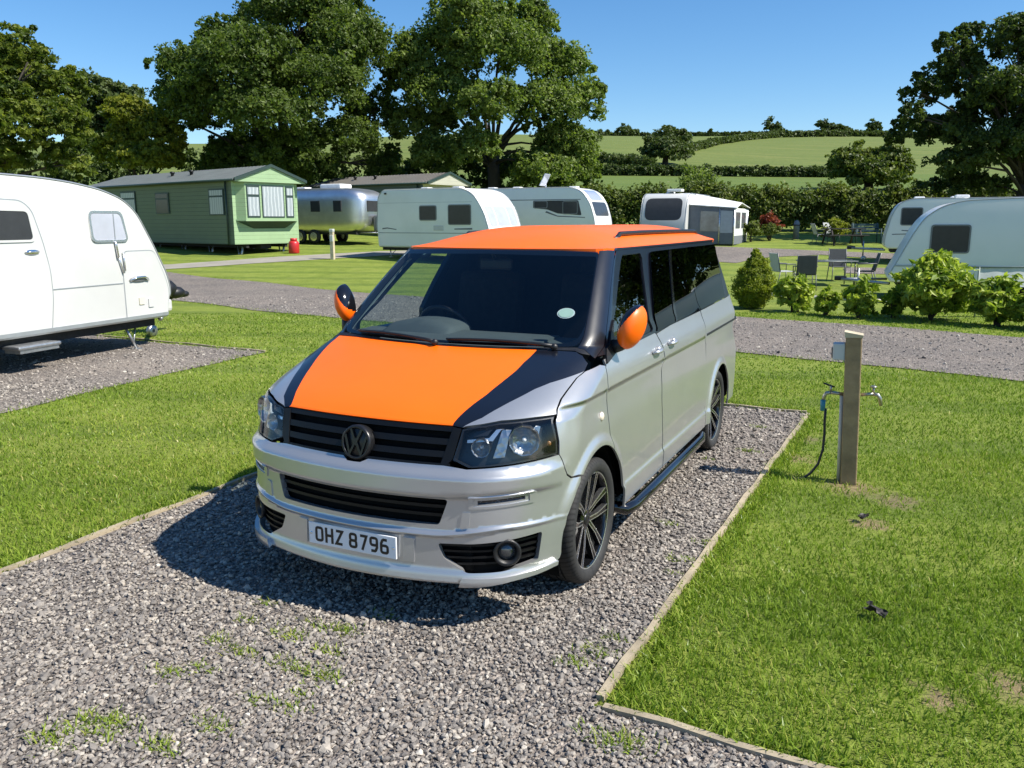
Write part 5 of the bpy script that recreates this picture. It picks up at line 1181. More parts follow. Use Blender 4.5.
class Caravan:
    def __init__(s, label, l, t, d, sd, prof, w=2.2, r=.07, mt=None, group='white touring caravans on the site', rads=.2, corner_is_nose=False, xy=None, rz=None, name='caravan'):
        """(l, t): where the near bottom corner of the body stands; d: nose direction in (l, t); sd: which local flank looks at the camera"""
        if xy is None:
            n = np.array(d, float); n /= np.linalg.norm(n); wv = n[0]*LV + n[1]*HV; rz = math.atan2(-wv[0], wv[1]); c = np.array(W(l, t)); X = np.array([math.cos(rz), math.sin(rz)]); xy = c - sd*w/2*X
        s.w, s.sd = w, sd; s.P = rounded(prof, rads, 6); z = float(gz(*xy)); s.root = thing(name, label, 'caravan', (xy[0], xy[1], z), rz, group)
        s.body = shell(s.P, w, r).build('body', [mt or M_CVW], s.root, autosmooth=28)
        s.c = np.array([0, s.P[:, 0].mean(), 1.4])
        dl = np.linalg.norm(np.diff(np.vstack([s.P, s.P[:1]]), axis=0), axis=1); s.cum = np.concatenate([[0], np.cumsum(dl)])
    def fs(s, sd=None):
        sd = s.sd if sd is None else sd; x0 = sd*s.w/2
        return lambda y, z: (x0 + 0*np.asarray(y), y, z)
    def fp(s, x, q):
        Q = np.vstack([s.P, s.P[:1]]); return x, np.interp(q, s.cum, Q[:, 0]), np.interp(q, s.cum, Q[:, 1])
    def s_front(s, z):
        """profile position on the nose at height z"""
        Q = np.vstack([s.P, s.P[:1]]); best = None
        for i in range(len(Q)-1):
            z0, z1 = Q[i][1], Q[i+1][1]
            if (z0 - z)*(z1 - z) <= 0 and z0 != z1 and Q[i][0] > s.c[1]: best = s.cum[i] + (z - z0)/(z1 - z0)*(s.cum[i+1] - s.cum[i])
        return best
    def pan(s, name, L, m, par=None, off=.008, rim=.012, holes=(), sd=None, h=.2, rad=0):
        P = [tuple(p) for p in (rounded(L, rad, 4) if rad else L)]
        return panel(name, s.fs(sd), P, [m], par or s.root, holes=holes, h=h, off=off, rim=rim, centre=s.c)
    def window(s, y0, y1, z0, z1, m=None, fr=None, rad=.06, skew=0, sd=None):
        o = [(y0, z0), (y1, z0), (y1 - skew, z1), (y0 - skew*.3, z1)]
        w_ = s.pan('window', o, m or M_CVGLASS, off=.012, rim=.012, rad=rad, sd=sd)
        oo = rounded([(y0-.035, z0-.035), (y1+.035, z0-.035), (y1+.035-skew, z1+.035), (y0-.035-skew*.3, z1+.035)], rad*1.4, 4); ii = rounded(o, rad, 4)
        s.pan('window_frame', [tuple(p) for p in oo], fr or M_GREYPL, w_, off=.018, rim=.02, holes=[[tuple(p) for p in ii][::-1]], sd=sd); return w_
    def nose_window(s, x0, x1, z0, z1, m=None, rad=.1, frame=True, name='front_window'):
        a, b = sorted((s.s_front(z0), s.s_front(z1)))
        L = [tuple(p) for p in rounded([(x0, a), (x1, a), (x1, b), (x0, b)], rad, 4)]
        return panel(name, s.fp, L, [m or M_CVGLASS], s.root, h=.08, off=.010, rim=.012, centre=s.c)
    def rail(s):
        for sd in (-1, 1):
            mb = MB(); P = inset(s.P, .012); k = [p for p in P if p[1] > .62]
            i0 = next(i for i in range(len(P)) if P[i][1] <= .62 and P[(i+1) % len(P)][1] > .62); seq = []
            for j in range(1, len(P)+1):
                p = P[(i0+j) % len(P)]
                if p[1] <= .62: break
                seq.append((sd*(s.w/2 - .010), p[0], p[1]))
            mb.tube(seq, .014, 5); mb.build('edge_rail', [M_AWRAIL], s.root)
    def vent(s, y, x=0, sz=.22, hh=.09, m=None):
        Q = s.P; up = [p for p in Q if abs(p[0]-y) < 2.2]; z = max(p[1] for p in up) - .01
        mb = MB(); mb.box((x, y, z + hh/2), (sz*1.6, sz*1.6, hh), bev=.04); mb.build('roof_vent', [m or M_WHITEP], s.root)
    def gear(s, yn, axle, zb, drop=.0):
        """underside, wheels, drawbar, jockey wheel and steadies"""
        mb = MB(); y0, y1 = s.P[:, 0].min() + .15, s.P[:, 0].max() - .25; mb.box((0, (y0+y1)/2, zb - .07), (s.w - .3, y1 - y0, .12)); mb.box((0, axle, zb - .16), (s.w - .35, .12, .1)); mb.build('chassis', [M_UNDER], s.root)
        for sd in (-1, 1):
            mb = MB(); M = Matrix.Translation((sd*(s.w/2 - .12), axle, .31)); mb.lathe([(.16, -.06), (.30, -.085), (.31, -.05), (.31, .05), (.30, .085), (.19, .07)], 28, 'x', mi=0, M=M); mb.lathe([(0, sd*.05), (.19, sd*.07)], 20, 'x', mi=1, M=M); mb.build('wheel', [M_RUBBER, M_STEEL], s.root)
            mb = MB(); mb.tube([(sd*.9, yn + .05, zb - .05), (sd*.05, yn + 1.15, zb - .02)], .04, 6); mb.build('drawbar', [M_STEEL], s.root)
            for y in (y0 + .3, y1 - .55):
                mb = MB(); mb.tube([(sd*.85, y, zb - .06), (sd*.95, y + .12, .02)], .022, 6); mb.tube([(sd*.80, y + .3, zb - .08), (sd*.92, y + .1, .10)], .014, 6); mb.box((sd*.95, y + .12, .012), (.12, .12, .02)); mb.build('corner_steady', [M_STEEL], s.root)
        mb = MB(); mb.tube([(.10, yn + .75, .10), (.10, yn + .75, zb + .25)], .024, 8); mb.lathe([(.03, -.04), (.10, -.035), (.10, .035), (.03, .04)], 18, 'x', (.10, yn + .72, .10)); mb.build('jockey_wheel', [M_STEEL], s.root)
        mb = MB(); mb.box((0, yn + 1.18, zb), (.09, .30, .12), bev=.03); mb.build('hitch', [M_TRIM], s.root)

# nearest white caravan at the left edge: round nosed, door ajar to nobody, seen along its flank
na = np.array([-.117, .993]); na /= np.linalg.norm(na); rzL = math.atan2(-na[0], na[1]); XL = np.array([math.cos(rzL), math.sin(rzL)]); oL = np.array([-7.96, 3.5]) - 1.1*XL
LP = [(-4.6, .46), (3.02, .45), (3.13, .89), (3.06, 1.15), (2.80, 1.63), (2.52, 2.08), (2.27, 2.27), (1.87, 2.40), (1.35, 2.48), (.87, 2.52), (.2, 2.54), (-3.4, 2.52), (-4.3, 2.1), (-4.65, 1.2)]
A1 = Caravan('nearest white caravan with a rounded nose cut by the left edge of the photo', 0, 0, None, 1, LP, 2.2, .05, xy=oL, rz=rzL, rads=[.02, .03, .15, .1, .15, .25, .2, .3, .3, .3, .3, .3, .4, .3])
A1.rail()
door = A1.pan('door', [(-.14, .53), (.79, .53), (.86, .95), (.855, 1.31), (.78, 1.68), (.66, 2.08), (.52, 2.20), (-.10, 2.22), (-.15, 2.0)], M_CVW, off=.008, rim=.016, rad=[.04, .03, 0.1, .1, .1, .12, .12, .05, .05])
A1.pan('door_seal', [(-.155, .515), (.805, .515), (.876, .95), (.871, 1.31), (.796, 1.69), (.674, 2.095), (.525, 2.216), (-.10, 2.236), (-.165, 2.0)], M_AWRAIL, door, off=.004, rim=.012, rad=[.04, .03, 0.1, .1, .1, .12, .12, .05, .05])
w_ = panel('door_window', A1.fs(), [tuple(p) for p in rounded([(-.05, 1.71), (.64, 1.71), (.585, 2.07), (-.05, 2.08)], .06)], [M_CVGLASS], door, h=.2, off=.016, rim=.01, centre=A1.c)
panel('window_frame', A1.fs(), [tuple(p) for p in rounded([(-.09, 1.68), (.675, 1.68), (.615, 2.105), (-.09, 2.115)], .08)], [M_CVW], w_, holes=[[tuple(p) for p in rounded([(-.05, 1.71), (.64, 1.71), (.585, 2.07), (-.05, 2.08)], .06)][::-1]], h=.2, off=.022, rim=.014, centre=A1.c)
mb = MB(); mb.ball((1.118, .60, 1.55), (.012, .115, .034)); mb.tube([(1.125, .50, 1.55), (1.135, .60, 1.555), (1.125, .70, 1.55)], .010, 6); mb.build('handle', [M_CHROME], door)
wn = A1.window(1.64, 2.26, 1.68, 2.06, M_PALEGL, M_ALU, .07, .10)
mb = MB(); mb.box((1.116, 2.03, 1.87), (.008, .014, .36), M=Matrix.Identity(4)); mb.build('window_bar', [M_AWRAIL], wn)
mb = MB(); mb.tube([(1.118, 2.02, 1.66), (1.125, 2.03, 1.60), (1.125, 2.05, 1.42)], .018, 8); mb.tube([(1.125, 2.05, 1.46), (1.122, 2.13, 1.19)], .012, 8); mb.tube([(1.125, 2.15, 1.50), (1.122, 2.17, 1.22)], .010, 8); mb.build('window_stay', [M_ALU], A1.root)
A1.pan('locker_door', [(2.145, .50), (3.0, .50), (3.06, .88), (2.99, 1.10), (2.80, 1.50), (2.20, 1.50), (2.145, 1.22)], M_CVW, off=.005, rim=.012, rad=[.02, .05, .1, .1, .1, .06, .1])
A1.pan('locker_seal', [(2.130, .488), (3.0, .488), (3.075, .88), (3.0, 1.115), (2.80, 1.515), (2.19, 1.515), (2.130, 1.22)], M_AWRAIL, off=.002, rim=.01, rad=[.02, .05, .1, .1, .1, .06, .1])
A1.pan('side_crease', [(-4.4, 1.045), (2.12, 1.035), (2.12, 1.050), (-4.4, 1.060)], M_AWRAIL, off=.006, rim=.01)
mb = MB(); mb.ball((1.122, 2.43, 1.085), (.012, .20, .040)); mb.build('grab_recess', [M_GREYPL], A1.root)
mb = MB(); mb.tube([(1.118, 2.25, 1.07), (1.150, 2.36, 1.115), (1.150, 2.52, 1.115), (1.118, 2.62, 1.06)], .017, 8); mb.build('grab_handle', [M_CHROME], A1.root)
M_CREAM = mat('cream_plastic', (.66, .62, .48), .45)
for y0, y1, z0, z1 in ((2.40, 2.51, .70, .81), (2.59, 2.70, .645, .78)): A1.pan('socket_cover', [(y0, z0), (y1, z0), (y1, z1), (y0, z1)], M_CREAM if y0 < 2.5 else M_CVW, off=.02, rim=.02, rad=.015)
A1.pan('sill_rail', [(-4.4, .49), (3.0, .485), (3.02, .535), (-4.4, .54)], M_AWRAIL, off=.010, rim=.012)
mb = MB(); mb.box((1.10, .46, .345), (.30, .66, .05), bev=.02); mb.box((1.10, .46, .30), (.26, .60, .05)); mb.build('entrance_step', [M_STEEL], A1.root)
A1.gear(3.0, -1.6, .46)
mb = MB()
for c_, r_ in (((0, 4.22, .78), (.20, .22, .17)), ((.05, 4.42, .70), (.15, .20, .11)), ((-.12, 4.30, .64), (.18, .16, .14)), ((.08, 4.60, .66), (.07, .13, .06))): mb.ball(c_, r_, n=10)
mb.build('hitch_cover', [M_TRIM], A1.root)
mb = MB(); mb.box((.62, 3.16, .62), (.75, .18, .20), bev=.05); mb.build('nose_bumper', [M_CVW], A1.root)

# the caravan in the middle distance, front and flank
CP = [(0, .38), (5.1, .38), (5.32, .62), (5.22, 1.10), (4.98, 1.78), (4.52, 2.36), (3.95, 2.56), (.30, 2.56), (.04, 2.28), (-.05, 1.2)]
A2 = Caravan('white caravan with a sloping front of three windows, nearest behind the van roof', -5.2, 33.0, (.84, -.54), 1, CP, 2.2, .08, M_CVG, rads=[.1, .15, .2, .3, .4, .4, .5, .3, .25, .2])
A2.rail(); A2.window(2.12, 2.86, 1.42, 1.90); A2.window(3.46, 4.42, 1.26, 1.92)
for x0, x1 in ((-.92, -.45), (-.38, .38), (.45, .92)): A2.nose_window(x0, x1, 1.20, 1.88, M_PALEGL, .08)
A2.pan('trim_line', [(.05, .92), (5.0, .92), (5.0, .94), (.05, .94)], M_DECAL, off=.004, rim=.006); A2.pan('upper_seam', [(.05, 2.04), (4.5, 2.04), (4.5, 2.052), (.05, 2.052)], M_AWRAIL, off=.004, rim=.006)
A2.pan('fridge_vent', [(2.75, 1.02), (3.2, 1.02), (3.2, 1.2), (2.75, 1.2)], M_AWRAIL, off=.01, rim=.012); A2.pan('decal', [(.25, 1.06), (.5, 1.09), (.95, 1.04), (.95, 1.07), (.5, 1.13), (.25, 1.11)], M_DECAL, off=.003, rim=.004)
A2.pan('decal', [(3.7, 1.06), (4.5, 1.06), (4.5, 1.12), (3.7, 1.10)], M_DECAL, off=.003, rim=.004)
mb = MB(); mb.box((1.11, .45, 2.40), (.03, .10, .06)); mb.build('marker_lamp', [M_TRIM], A2.root)
for y in (1.6, 3.1): A2.vent(y)
A2.gear(5.1, 2.2, .40)
# the one behind it, long dark window band, aerial on the roof
CP3 = [(0, .38), (6.3, .38), (6.55, .70), (6.52, 1.2), (6.30, 1.9), (5.95, 2.36), (5.45, 2.52), (.30, 2.52), (.04, 2.28), (-.05, 1.2)]
A3 = Caravan('white caravan with a dark window band and a tilted panel on its roof', -2.55, 37.2, (.906, -.423), 1, CP3, 2.2, .08, M_CVG, rads=[.1, .15, .2, .3, .4, .4, .5, .3, .25, .2])
A3.rail(); A3.pan('window_band', [(3.8, 1.98), (3.8, 1.68), (4.45, 1.62), (4.9, 1.46), (5.95, 1.38), (5.80, 1.98)], M_CVGLASS, off=.006, rim=.01, rad=.06)
A3.window(3.86, 4.42, 1.70, 1.94); A3.window(5.15, 5.75, 1.46, 1.92); A3.pan('decal', [(4.35, 1.50), (4.9, 1.33), (6.1, 1.28), (6.1, 1.31), (4.9, 1.37), (4.4, 1.56)], M_DECAL, off=.004, rim=.005); A3.pan('upper_seam', [(.05, 2.0), (5.9, 2.0), (5.9, 2.03), (.05, 2.03)], M_DECAL, off=.004, rim=.006)
A3.nose_window(-.85, .85, 1.36, 1.92, M_CVGLASS, .14); A3.nose_window(-.72, .72, 2.0, 2.40, M_PALEGL, .12, name='skylight')
A3.vent(1.4); A3.vent(2.6); A3.vent(5.2, hh=.07)
mb = MB(); mb.box((0, 0, 0), (.62, .04, .55), bev=.02, M=Matrix.Translation((.2, 3.95, 2.86)) @ Matrix.Rotation(R(-28), 4, 'X')); mb.tube([(.2, 4.0, 2.5), (.2, 3.98, 2.72)], .03); mb.build('roof_panel', [M_PALEGL], A3.root)
A3.gear(6.3, 2.9, .40)
# caravan end-on with an awning
CP4 = [(-5.4, .36), (0, .36), (.12, .62), (.10, 1.1), (-.06, 1.75), (-.34, 2.22), (-.75, 2.36), (-5.1, 2.36), (-5.4, 2.1)]
A4 = Caravan('white caravan seen end on with one large dark front window beside the awning', 7.97 - 2.15*.906, 39.0 + 2.15*.42, (-.42, -.906), 1, CP4, 2.15, .10, rads=[.1, .1, .2, .3, .4, .35, .4, .3, .2])
A4.rail(); A4.nose_window(-.86, .86, 1.12, 2.12, M_CVGLASS, .30); A4.nose_window(-.98, -.20, .52, .56, M_AWRAIL, .01, name='trim_strip'); A4.vent(-1.3); A4.gear(0, -2.8, .38)
mb = MB(); mb.box((-.3, -1.0, 2.50), (.7, .5, .12), bev=.04); mb.build('air_conditioner', [M_WHITEP], A4.root)
# small caravan at the back right, the big one before it
CP5 = [(-5.2, .50), (-.12, .50), (0, .62), (-.02, .95), (-.20, 1.75), (-.42, 2.14), (-.85, 2.28), (-4.9, 2.28), (-5.2, 2.0)]
A5 = Caravan('smaller white caravan further back, mostly hidden by the big right hand caravan', (879-512)/836.7*30.6, 30.6, (-.93, .37), -1, CP5, 2.1, .07, M_CVG, rads=[.1, .1, .1, .2, .3, .25, .3, .3, .2])
A5.rail(); A5.window(-1.16, -.52, 1.36, 1.92); A5.pan('decal', [(-1.0, 1.02), (-.25, 1.0), (-.25, 1.03), (-1.0, 1.05)], M_DECAL, off=.004, rim=.005); A5.pan('decal', [(-1.1, 1.10), (-.55, 1.14), (-.55, 1.17), (-1.1, 1.13)], M_DECAL, off=.004, rim=.005); A5.vent(-1.1, hh=.08); A5.vent(-2.3, hh=.08); A5.gear(-.1, -2.6, .5)
CP6 = [(-6.5, .46), (-.06, .46), (.03, .58), (-.14, .92), (-.48, 1.66), (-.70, 2.02), (-1.06, 2.28), (-1.52, 2.40), (-3.4, 2.475), (-6.1, 2.47), (-6.5, 2.1)]
A6 = Caravan('big white caravan at the right edge behind the laurel row', 9.14, 20.45, (-.93, .37), -1, CP6, 2.3, .06, M_CVG, rads=[.1, .06, .06, .2, .3, .25, .3, .4, .4, .3, .3])
A6.rail(); A6.window(-1.66, -.88, 1.20, 1.80); A6.pan('decal', [(-1.45, 1.02), (-1.15, 1.02), (-1.15, 1.075), (-1.45, 1.06)], M_DECAL, off=.004, rim=.005); A6.pan('decal', [(-1.55, .93), (-1.05, .92), (-1.05, .945), (-1.55, .955)], M_DECAL, off=.004, rim=.005)
A6.pan('skirt_trim', [(-6.4, .84), (-.12, .84), (-.13, .88), (-6.4, .88)], M_AWRAIL, off=.012, rim=.014); A6.window(-4.2, -3.0, 1.25, 1.85); A6.vent(-1.55, sz=.2, hh=.08); A6.vent(-3.2, sz=.2, hh=.10); A6.gear(-.1, -3.2, .46)

# awning on the end-on caravan
aw = thing('awning', 'grey and white porch awning with windows on the side of the end on caravan', 'awning', A4.root.location, A4.root.rotation_euler.z)
M_CANVASW = mat('awning_roof', (.66, .67, .66), .8, bmp=.3, bscale=8, var=.05); M_CANVASG = mat('awning_grey', (.135, .150, .170), .85, bmp=.3, bscale=8); M_CLEAR = mat('clear_vinyl', (.16, .18, .20), .08, coat=.8, var=.3, vscale=2.5)
x0, x1, ya, yb = -1.10, -3.15, -.55, -4.1
mb = MB()
def qd(a, b, c, d): mb.add([a, b, c, d], [(0, 1, 2, 3)])
rp = [(x0, yb, 2.30), (x0, ya - 1.25, 2.34), (x0, ya + .06, 1.84), (x1 - .10, yb, 1.72), (x1 - .10, ya - 1.25, 1.92), (x1 - .10, ya + .06, 1.68)]; rp += [(p[0], p[1], p[2] - .03) for p in rp]
mb.add(rp, [(0, 1, 4, 3), (1, 2, 5, 4), (6, 9, 10, 7), (7, 10, 11, 8), (0, 3, 9, 6), (3, 4, 10, 9), (4, 5, 11, 10), (5, 2, 8, 11), (2, 1, 7, 8), (1, 0, 6, 7)]); mb.build('roof', [M_CANVASW], aw)
mb = MB(); mb.prism([(x0, .05), (x0, 1.80), (x1, 1.66), (x1, .05)], ya, ya - .02, 'y'); fpn = mb.build('front_panel', [M_CANVASG], aw)
mb = MB(); mb.prism([(-1.62, .62), (-1.62, 1.55), (-2.45, 1.50), (-2.45, .62)], ya + .012, ya - .004, 'y'); mb.build('window', [M_CLEAR], fpn)
mb = MB(); mb.prism([(-2.52, .55), (-2.52, 1.56), (-3.08, 1.52), (-3.08, .55)], ya + .012, ya - .004, 'y'); mb.build('blind', [mat('pale_blind', (.40, .42, .43), .8)], fpn)
mb = MB(); mb.prism([(ya, .42), (yb, .42), (yb, 1.66), (ya, 1.66)], x1, x1 + .02, 'x'); spn = mb.build('side_panel', [M_CANVASW], aw)
for k in (0, 1): mb = MB(); a = ya - .35 - 1.5*k; mb.prism([(a, .75), (a - 1.1, .75), (a - 1.1, 1.48), (a, 1.48)], x1 - .014, x1 + .004, 'x'); mb.build('window', [M_CLEAR], spn)
mb = MB(); mb.prism([(ya, .03), (yb, .03), (yb, .42), (ya, .42)], x1 - .002, x1 + .02, 'x'); mb.build('mud_wall', [M_CANVASG], spn)
for x, y, h in ((x1, ya, 1.67), (x1, yb, 1.67), (-2.49, ya, 1.70)): mb = MB(); mb.tube([(x, y + .03, 0), (x, y + .03, h)], .022, 6); mb.build('pole', [M_ALU], aw)

# ------------------------------------------------------------------ polished metal trailer
xA, yA = W(-9.1, 41.2); rzA = math.atan2(*(-(.9*LV - .43*HV))[[0]], (.9*LV - .43*HV)[1])
AIR = thing('caravan', 'polished aluminium caravan with rounded ends beside the green mobile home', 'caravan', (xA, yA, float(gz(xA, yA)) - .02), rzA)
def sup(n1, n2, a, b, c, nu=56, nv=28):
    vs = []; 
    for i in range(nv+1):
        v = -math.pi/2 + math.pi*i/nv
        for k in range(nu):
            u = 2*math.pi*k/nu; f = lambda q, e: np.sign(q)*abs(q)**e
            vs.append((b*f(math.cos(v), n1)*f(math.sin(u), n2), a*f(math.cos(v), n1)*f(math.cos(u), n2), c*f(math.sin(v), n1)))
    return vs, [(i*nu+k, i*nu+(k+1) % nu, (i+1)*nu+(k+1) % nu, (i+1)*nu+k) for i in range(nv) for k in range(nu)]
M_POL, t, o = nt('polished_aluminium'); P = pos(t)
sp = ND(t, 'ShaderNodeSeparateXYZ'); t.links.new(P, sp.inputs[0])
seam = mathn(t, 'MINIMUM', mathn(t, 'ABSOLUTE', mathn(t, 'SUBTRACT', mathn(t, 'FRACT', mathn(t, 'MULTIPLY', sp.outputs[1], .8)), .5)), mathn(t, 'ABSOLUTE', mathn(t, 'SUBTRACT', mathn(t, 'FRACT', mathn(t, 'MULTIPLY_ADD', sp.outputs[2], 1.1, .2)), .5)))
hs = mathn(t, 'ADD', mathn(t, 'GREATER_THAN', seam, .012), mathn(t, 'MULTIPLY', noise(t, 1.3, 3, .5, P), .8))
bsdf(t, o, ramp(t, noise(t, 2, 4, .6, P), [(.3, (.66, .66, .66)), (.7, (.80, .80, .79))]), .38, 1.0, 0, .5, bump(t, hs, .25, .02))
v_, f_ = sup(.42, .36, 3.05, 1.22, 1.08); v_ = [(x, y, z + 1.50) for x, y, z in v_]; mb = MB(); mb.add(v_, f_, 0, True); mb.build('body', [M_POL], AIR)
for y0, y1 in ((.25, .78), (-1.1, -.5), (1.55, 2.0)):
    mb = MB(); mb.box((1.215, (y0+y1)/2, 1.72), (.05, y1-y0, .50), bev=.02); mb.build('window', [M_CVGLASS], AIR)
mb = MB(); mb.box((0, 3.03, 1.72), (1.3, .06, .50), bev=.02); mb.build('front_window', [M_CVGLASS], AIR)
mb = MB(); mb.box((.1, .9, 2.66), (.9, 1.2, .20), bev=.07); mb.build('air_conditioner', [M_WHITEP], AIR)
mb = MB(); mb.box((.2, -.9, 2.60), (.5, .5, .08), bev=.03); mb.build('roof_vent', [M_WHITEP], AIR)
for sd in (-1, 1):
    for y in (-.55, .28):
        mb = MB(); M = Matrix.Translation((sd*1.06, y, .33)); mb.lathe([(.15, -.08), (.31, -.09), (.335, -.05), (.335, .05), (.31, .09), (.2, .085)], 26, 'x', mi=0, M=M); mb.lathe([(0, sd*.09), (.12, sd*.10), (.2, sd*.085)], 18, 'x', mi=1, M=M); mb.build('wheel', [M_RUBBER, M_ALU], AIR)
mb = MB(); mb.box((0, 0, .50), (1.9, 5.2, .14)); mb.build('chassis', [M_UNDER], AIR)
mb = MB(); mb.box((0, 3.25, .95), (.6, .32, .75), bev=.1); mb.build('gas_locker', [M_GREYPL], AIR)
for sd in (-1, 1): mb = MB(); mb.tube([(sd*.7, 2.6, .5), (0, 4.2, .5)], .045, 6); mb.build('drawbar', [M_STEEL], AIR)

# ------------------------------------------------------------------ mobile homes
def cladding(name, col):
    m, t, o = nt(name); P = pos(t); sp = ND(t, 'ShaderNodeSeparateXYZ'); t.links.new(P, sp.inputs[0])
    fr = mathn(t, 'FRACT', mathn(t, 'MULTIPLY', sp.outputs[2], 6.2)); c = ramp(t, noise(t, 1.5, 5, .6, P), [(.3, tuple(q*.93 for q in col)), (.7, tuple(q*1.05 for q in col))])
    c = mixc(t, mathn(t, 'LESS_THAN', fr, .07), c, tuple(q*.5 for q in col)); bsdf(t, o, c, .5, 0, 0, .4, bump(t, fr, .6, .02)); return m
def roof_metal(name, col):
    m, t, o = nt(name); P = pos(t); sp = ND(t, 'ShaderNodeSeparateXYZ'); t.links.new(P, sp.inputs[0])
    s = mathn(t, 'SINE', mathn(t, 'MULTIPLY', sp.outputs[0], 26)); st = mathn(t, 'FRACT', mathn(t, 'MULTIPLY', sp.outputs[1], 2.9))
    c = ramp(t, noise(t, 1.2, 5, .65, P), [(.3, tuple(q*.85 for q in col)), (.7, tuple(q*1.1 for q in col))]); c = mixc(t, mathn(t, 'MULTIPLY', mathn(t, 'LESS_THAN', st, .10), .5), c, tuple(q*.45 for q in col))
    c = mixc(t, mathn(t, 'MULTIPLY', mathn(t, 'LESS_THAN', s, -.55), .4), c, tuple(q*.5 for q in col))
    bsdf(t, o, c, .45, .1, 0, .4, bump(t, mathn(t, 'ADD', s, mathn(t, 'MULTIPLY', st, .8)), 1.0, .05)); return m
M_NET, t, o = nt('net_curtain'); P = pos(t); sp = ND(t, 'ShaderNodeSeparateXYZ'); t.links.new(P, sp.inputs[0])
fo = mathn(t, 'SINE', mathn(t, 'ADD', mathn(t, 'MULTIPLY', mathn(t, 'ADD', sp.outputs[0], sp.outputs[1]), 38), mathn(t, 'MULTIPLY', noise(t, 2.0, 3, .5, P), 5)))
bsdf(t, o, ramp(t, fo, [(.2, (.30, .34, .36)), (.8, (.46, .50, .51))]), .5, 0, .3)
def mobile_home(label, l, t, dlen, Ln, Wd, base, hw, rise, wallm, gablem, roofm, trim, wins, gwins, bay=True, z_off=0.0, name='mobile_home'):
    """near bottom corner of the gable at (l, t); dlen: direction of the long side in (l, t). local x runs out of the gable, y across it"""
    a = np.array(dlen, float); a /= np.linalg.norm(a); aw_ = a[0]*LV + a[1]*HV; g = -aw_; rz = math.atan2(g[1], g[0]); x, y = W(l, t); z = float(gz(x, y)) + z_off
    H = thing(name, label, 'mobile home', (x, y, z), rz); z0, z1 = base, base + hw
    mb = MB(); mb.box((-Ln/2, Wd/2, (z0+z1)/2), (Ln, Wd, hw)); WL = mb.build('wall', [wallm], H)
    mb = MB(); mb.prism([(-.02, z1 + .003), (Wd + .02, z1 + .003), (Wd/2, z1 + rise)], .02, .05 - .02, 'x'); mb.prism([(.0, z0 + .002), (Wd, z0 + .002), (Wd, z1), (0, z1)], .002, .02, 'x')
    mb.prism([(-.12, z1 - .05), (Wd + .12, z1 - .05), (Wd + .12, z1 + .10), (Wd/2, z1 + rise - .02), (-.12, z1 + .10)], .40, .46, 'x'); mb.prism([(-.10, z1 - .05), (Wd + .10, z1 - .05), (Wd + .10, z1 - .02), (-.10, z1 - .02)], .02, .40, 'x')
    mb.build('gable', [gablem], H)
    mb = MB(); ov = .16; zr = z1 + rise; th = .06
    for s in (0, 1):
        yo = -ov if s == 0 else Wd + ov; ze = z1 + .06
        vs = [(-Ln - .2, yo, ze), (.50, yo, ze), (.50, Wd/2, zr + .06), (-Ln - .2 + .9, Wd/2, zr + .06)]; vs += [(p[0], p[1], p[2] - th) for p in vs]
        mb.add(vs, [(0, 1, 2, 3), (4, 7, 6, 5), (0, 4, 5, 1), (1, 5, 6, 2), (2, 6, 7, 3), (3, 7, 4, 0)])
    mb.add([(-Ln - .2, -ov, z1 + .05), (-Ln - .2, Wd + ov, z1 + .05), (-Ln + .7, Wd/2, zr + .055)], [(0, 1, 2)])
    RF_ = mb.build('roof', [roofm], H)
    for x_ in (-4.4, -6.0): mb = MB(); mb.lathe([(.07, 0), (.07, .16), (.11, .17), (.10, .24), (0, .26)], 14, 'z', (x_, Wd*.28, z1 + .06 + rise*.5)); mb.build('roof_vent', [M_TRIM], RF_)
    for s in (0, 1):
        mb = MB(); yo, yi = (-ov, Wd/2) if s == 0 else (Wd + ov, Wd/2); mb.add([(.47, yo, z1 - .03), (.53, yo, z1 - .03), (.53, yi, zr - .02), (.47, yi, zr - .02), (.47, yo, z1 + .09), (.53, yo, z1 + .09), (.53, yi, zr + .10), (.47, yi, zr + .10)], [(0, 1, 2, 3), (4, 7, 6, 5), (0, 4, 5, 1), (1, 5, 6, 2), (2, 6, 7, 3), (3, 7, 4, 0)]); mb.build('barge_board', [trim], H)
    mb = MB(); mb.tube([(-Ln, -ov - .03, z1 + .01), (.45, -ov - .03, z1 + .01)], .05, 8); mb.tube([(-.35, -.05, z1), (-.35, -.05, z0)], .035, 8); mb.build('gutter', [trim], H)
    def win(x0, x1, za, zb, par, m):
        mb = MB(); mb.box(((x0+x1)/2, -.015, (za+zb)/2), (x1-x0, .05, zb-za)); f = mb.build('window', [trim], par)
        mb = MB(); mb.box(((x0+x1)/2, -.032, za + (zb-za)*.36), (x1-x0-.14, .03, (zb-za)*.64)); mb.box(((x0+x1)/2, -.032, zb - (zb-za)*.15), (x1-x0-.14, .03, (zb-za)*.20)); mb.build('pane', [m], f)
    for x0, x1, za, zb, m in wins: win(x0, x1, za, zb, H, m)
    if bay:
        mb = MB(); mb.prism([(.02, .14), (.34, .38), (.34, Wd-.38), (.02, Wd-.10)], z0 + .98, z1 - .06, 'z'); mb.prism([(.02, .10), (.38, .34), (.38, Wd-.34), (.02, Wd-.06)], z0 + .92, z0 + .98, 'z')
        BY = mb.build('bay_window', [gablem], H)
        mb = MB(); mb.add([(.02, .14, z0+.92), (.34, .38, z0+.92), (.34, Wd-.38, z0+.92), (.02, Wd-.10, z0+.92), (.02, .9, z0+.62), (.02, Wd-.7, z0+.62)], [(0, 1, 4), (1, 2, 5, 4), (2, 3, 5)]); mb.build('bay_apron', [trim], BY)
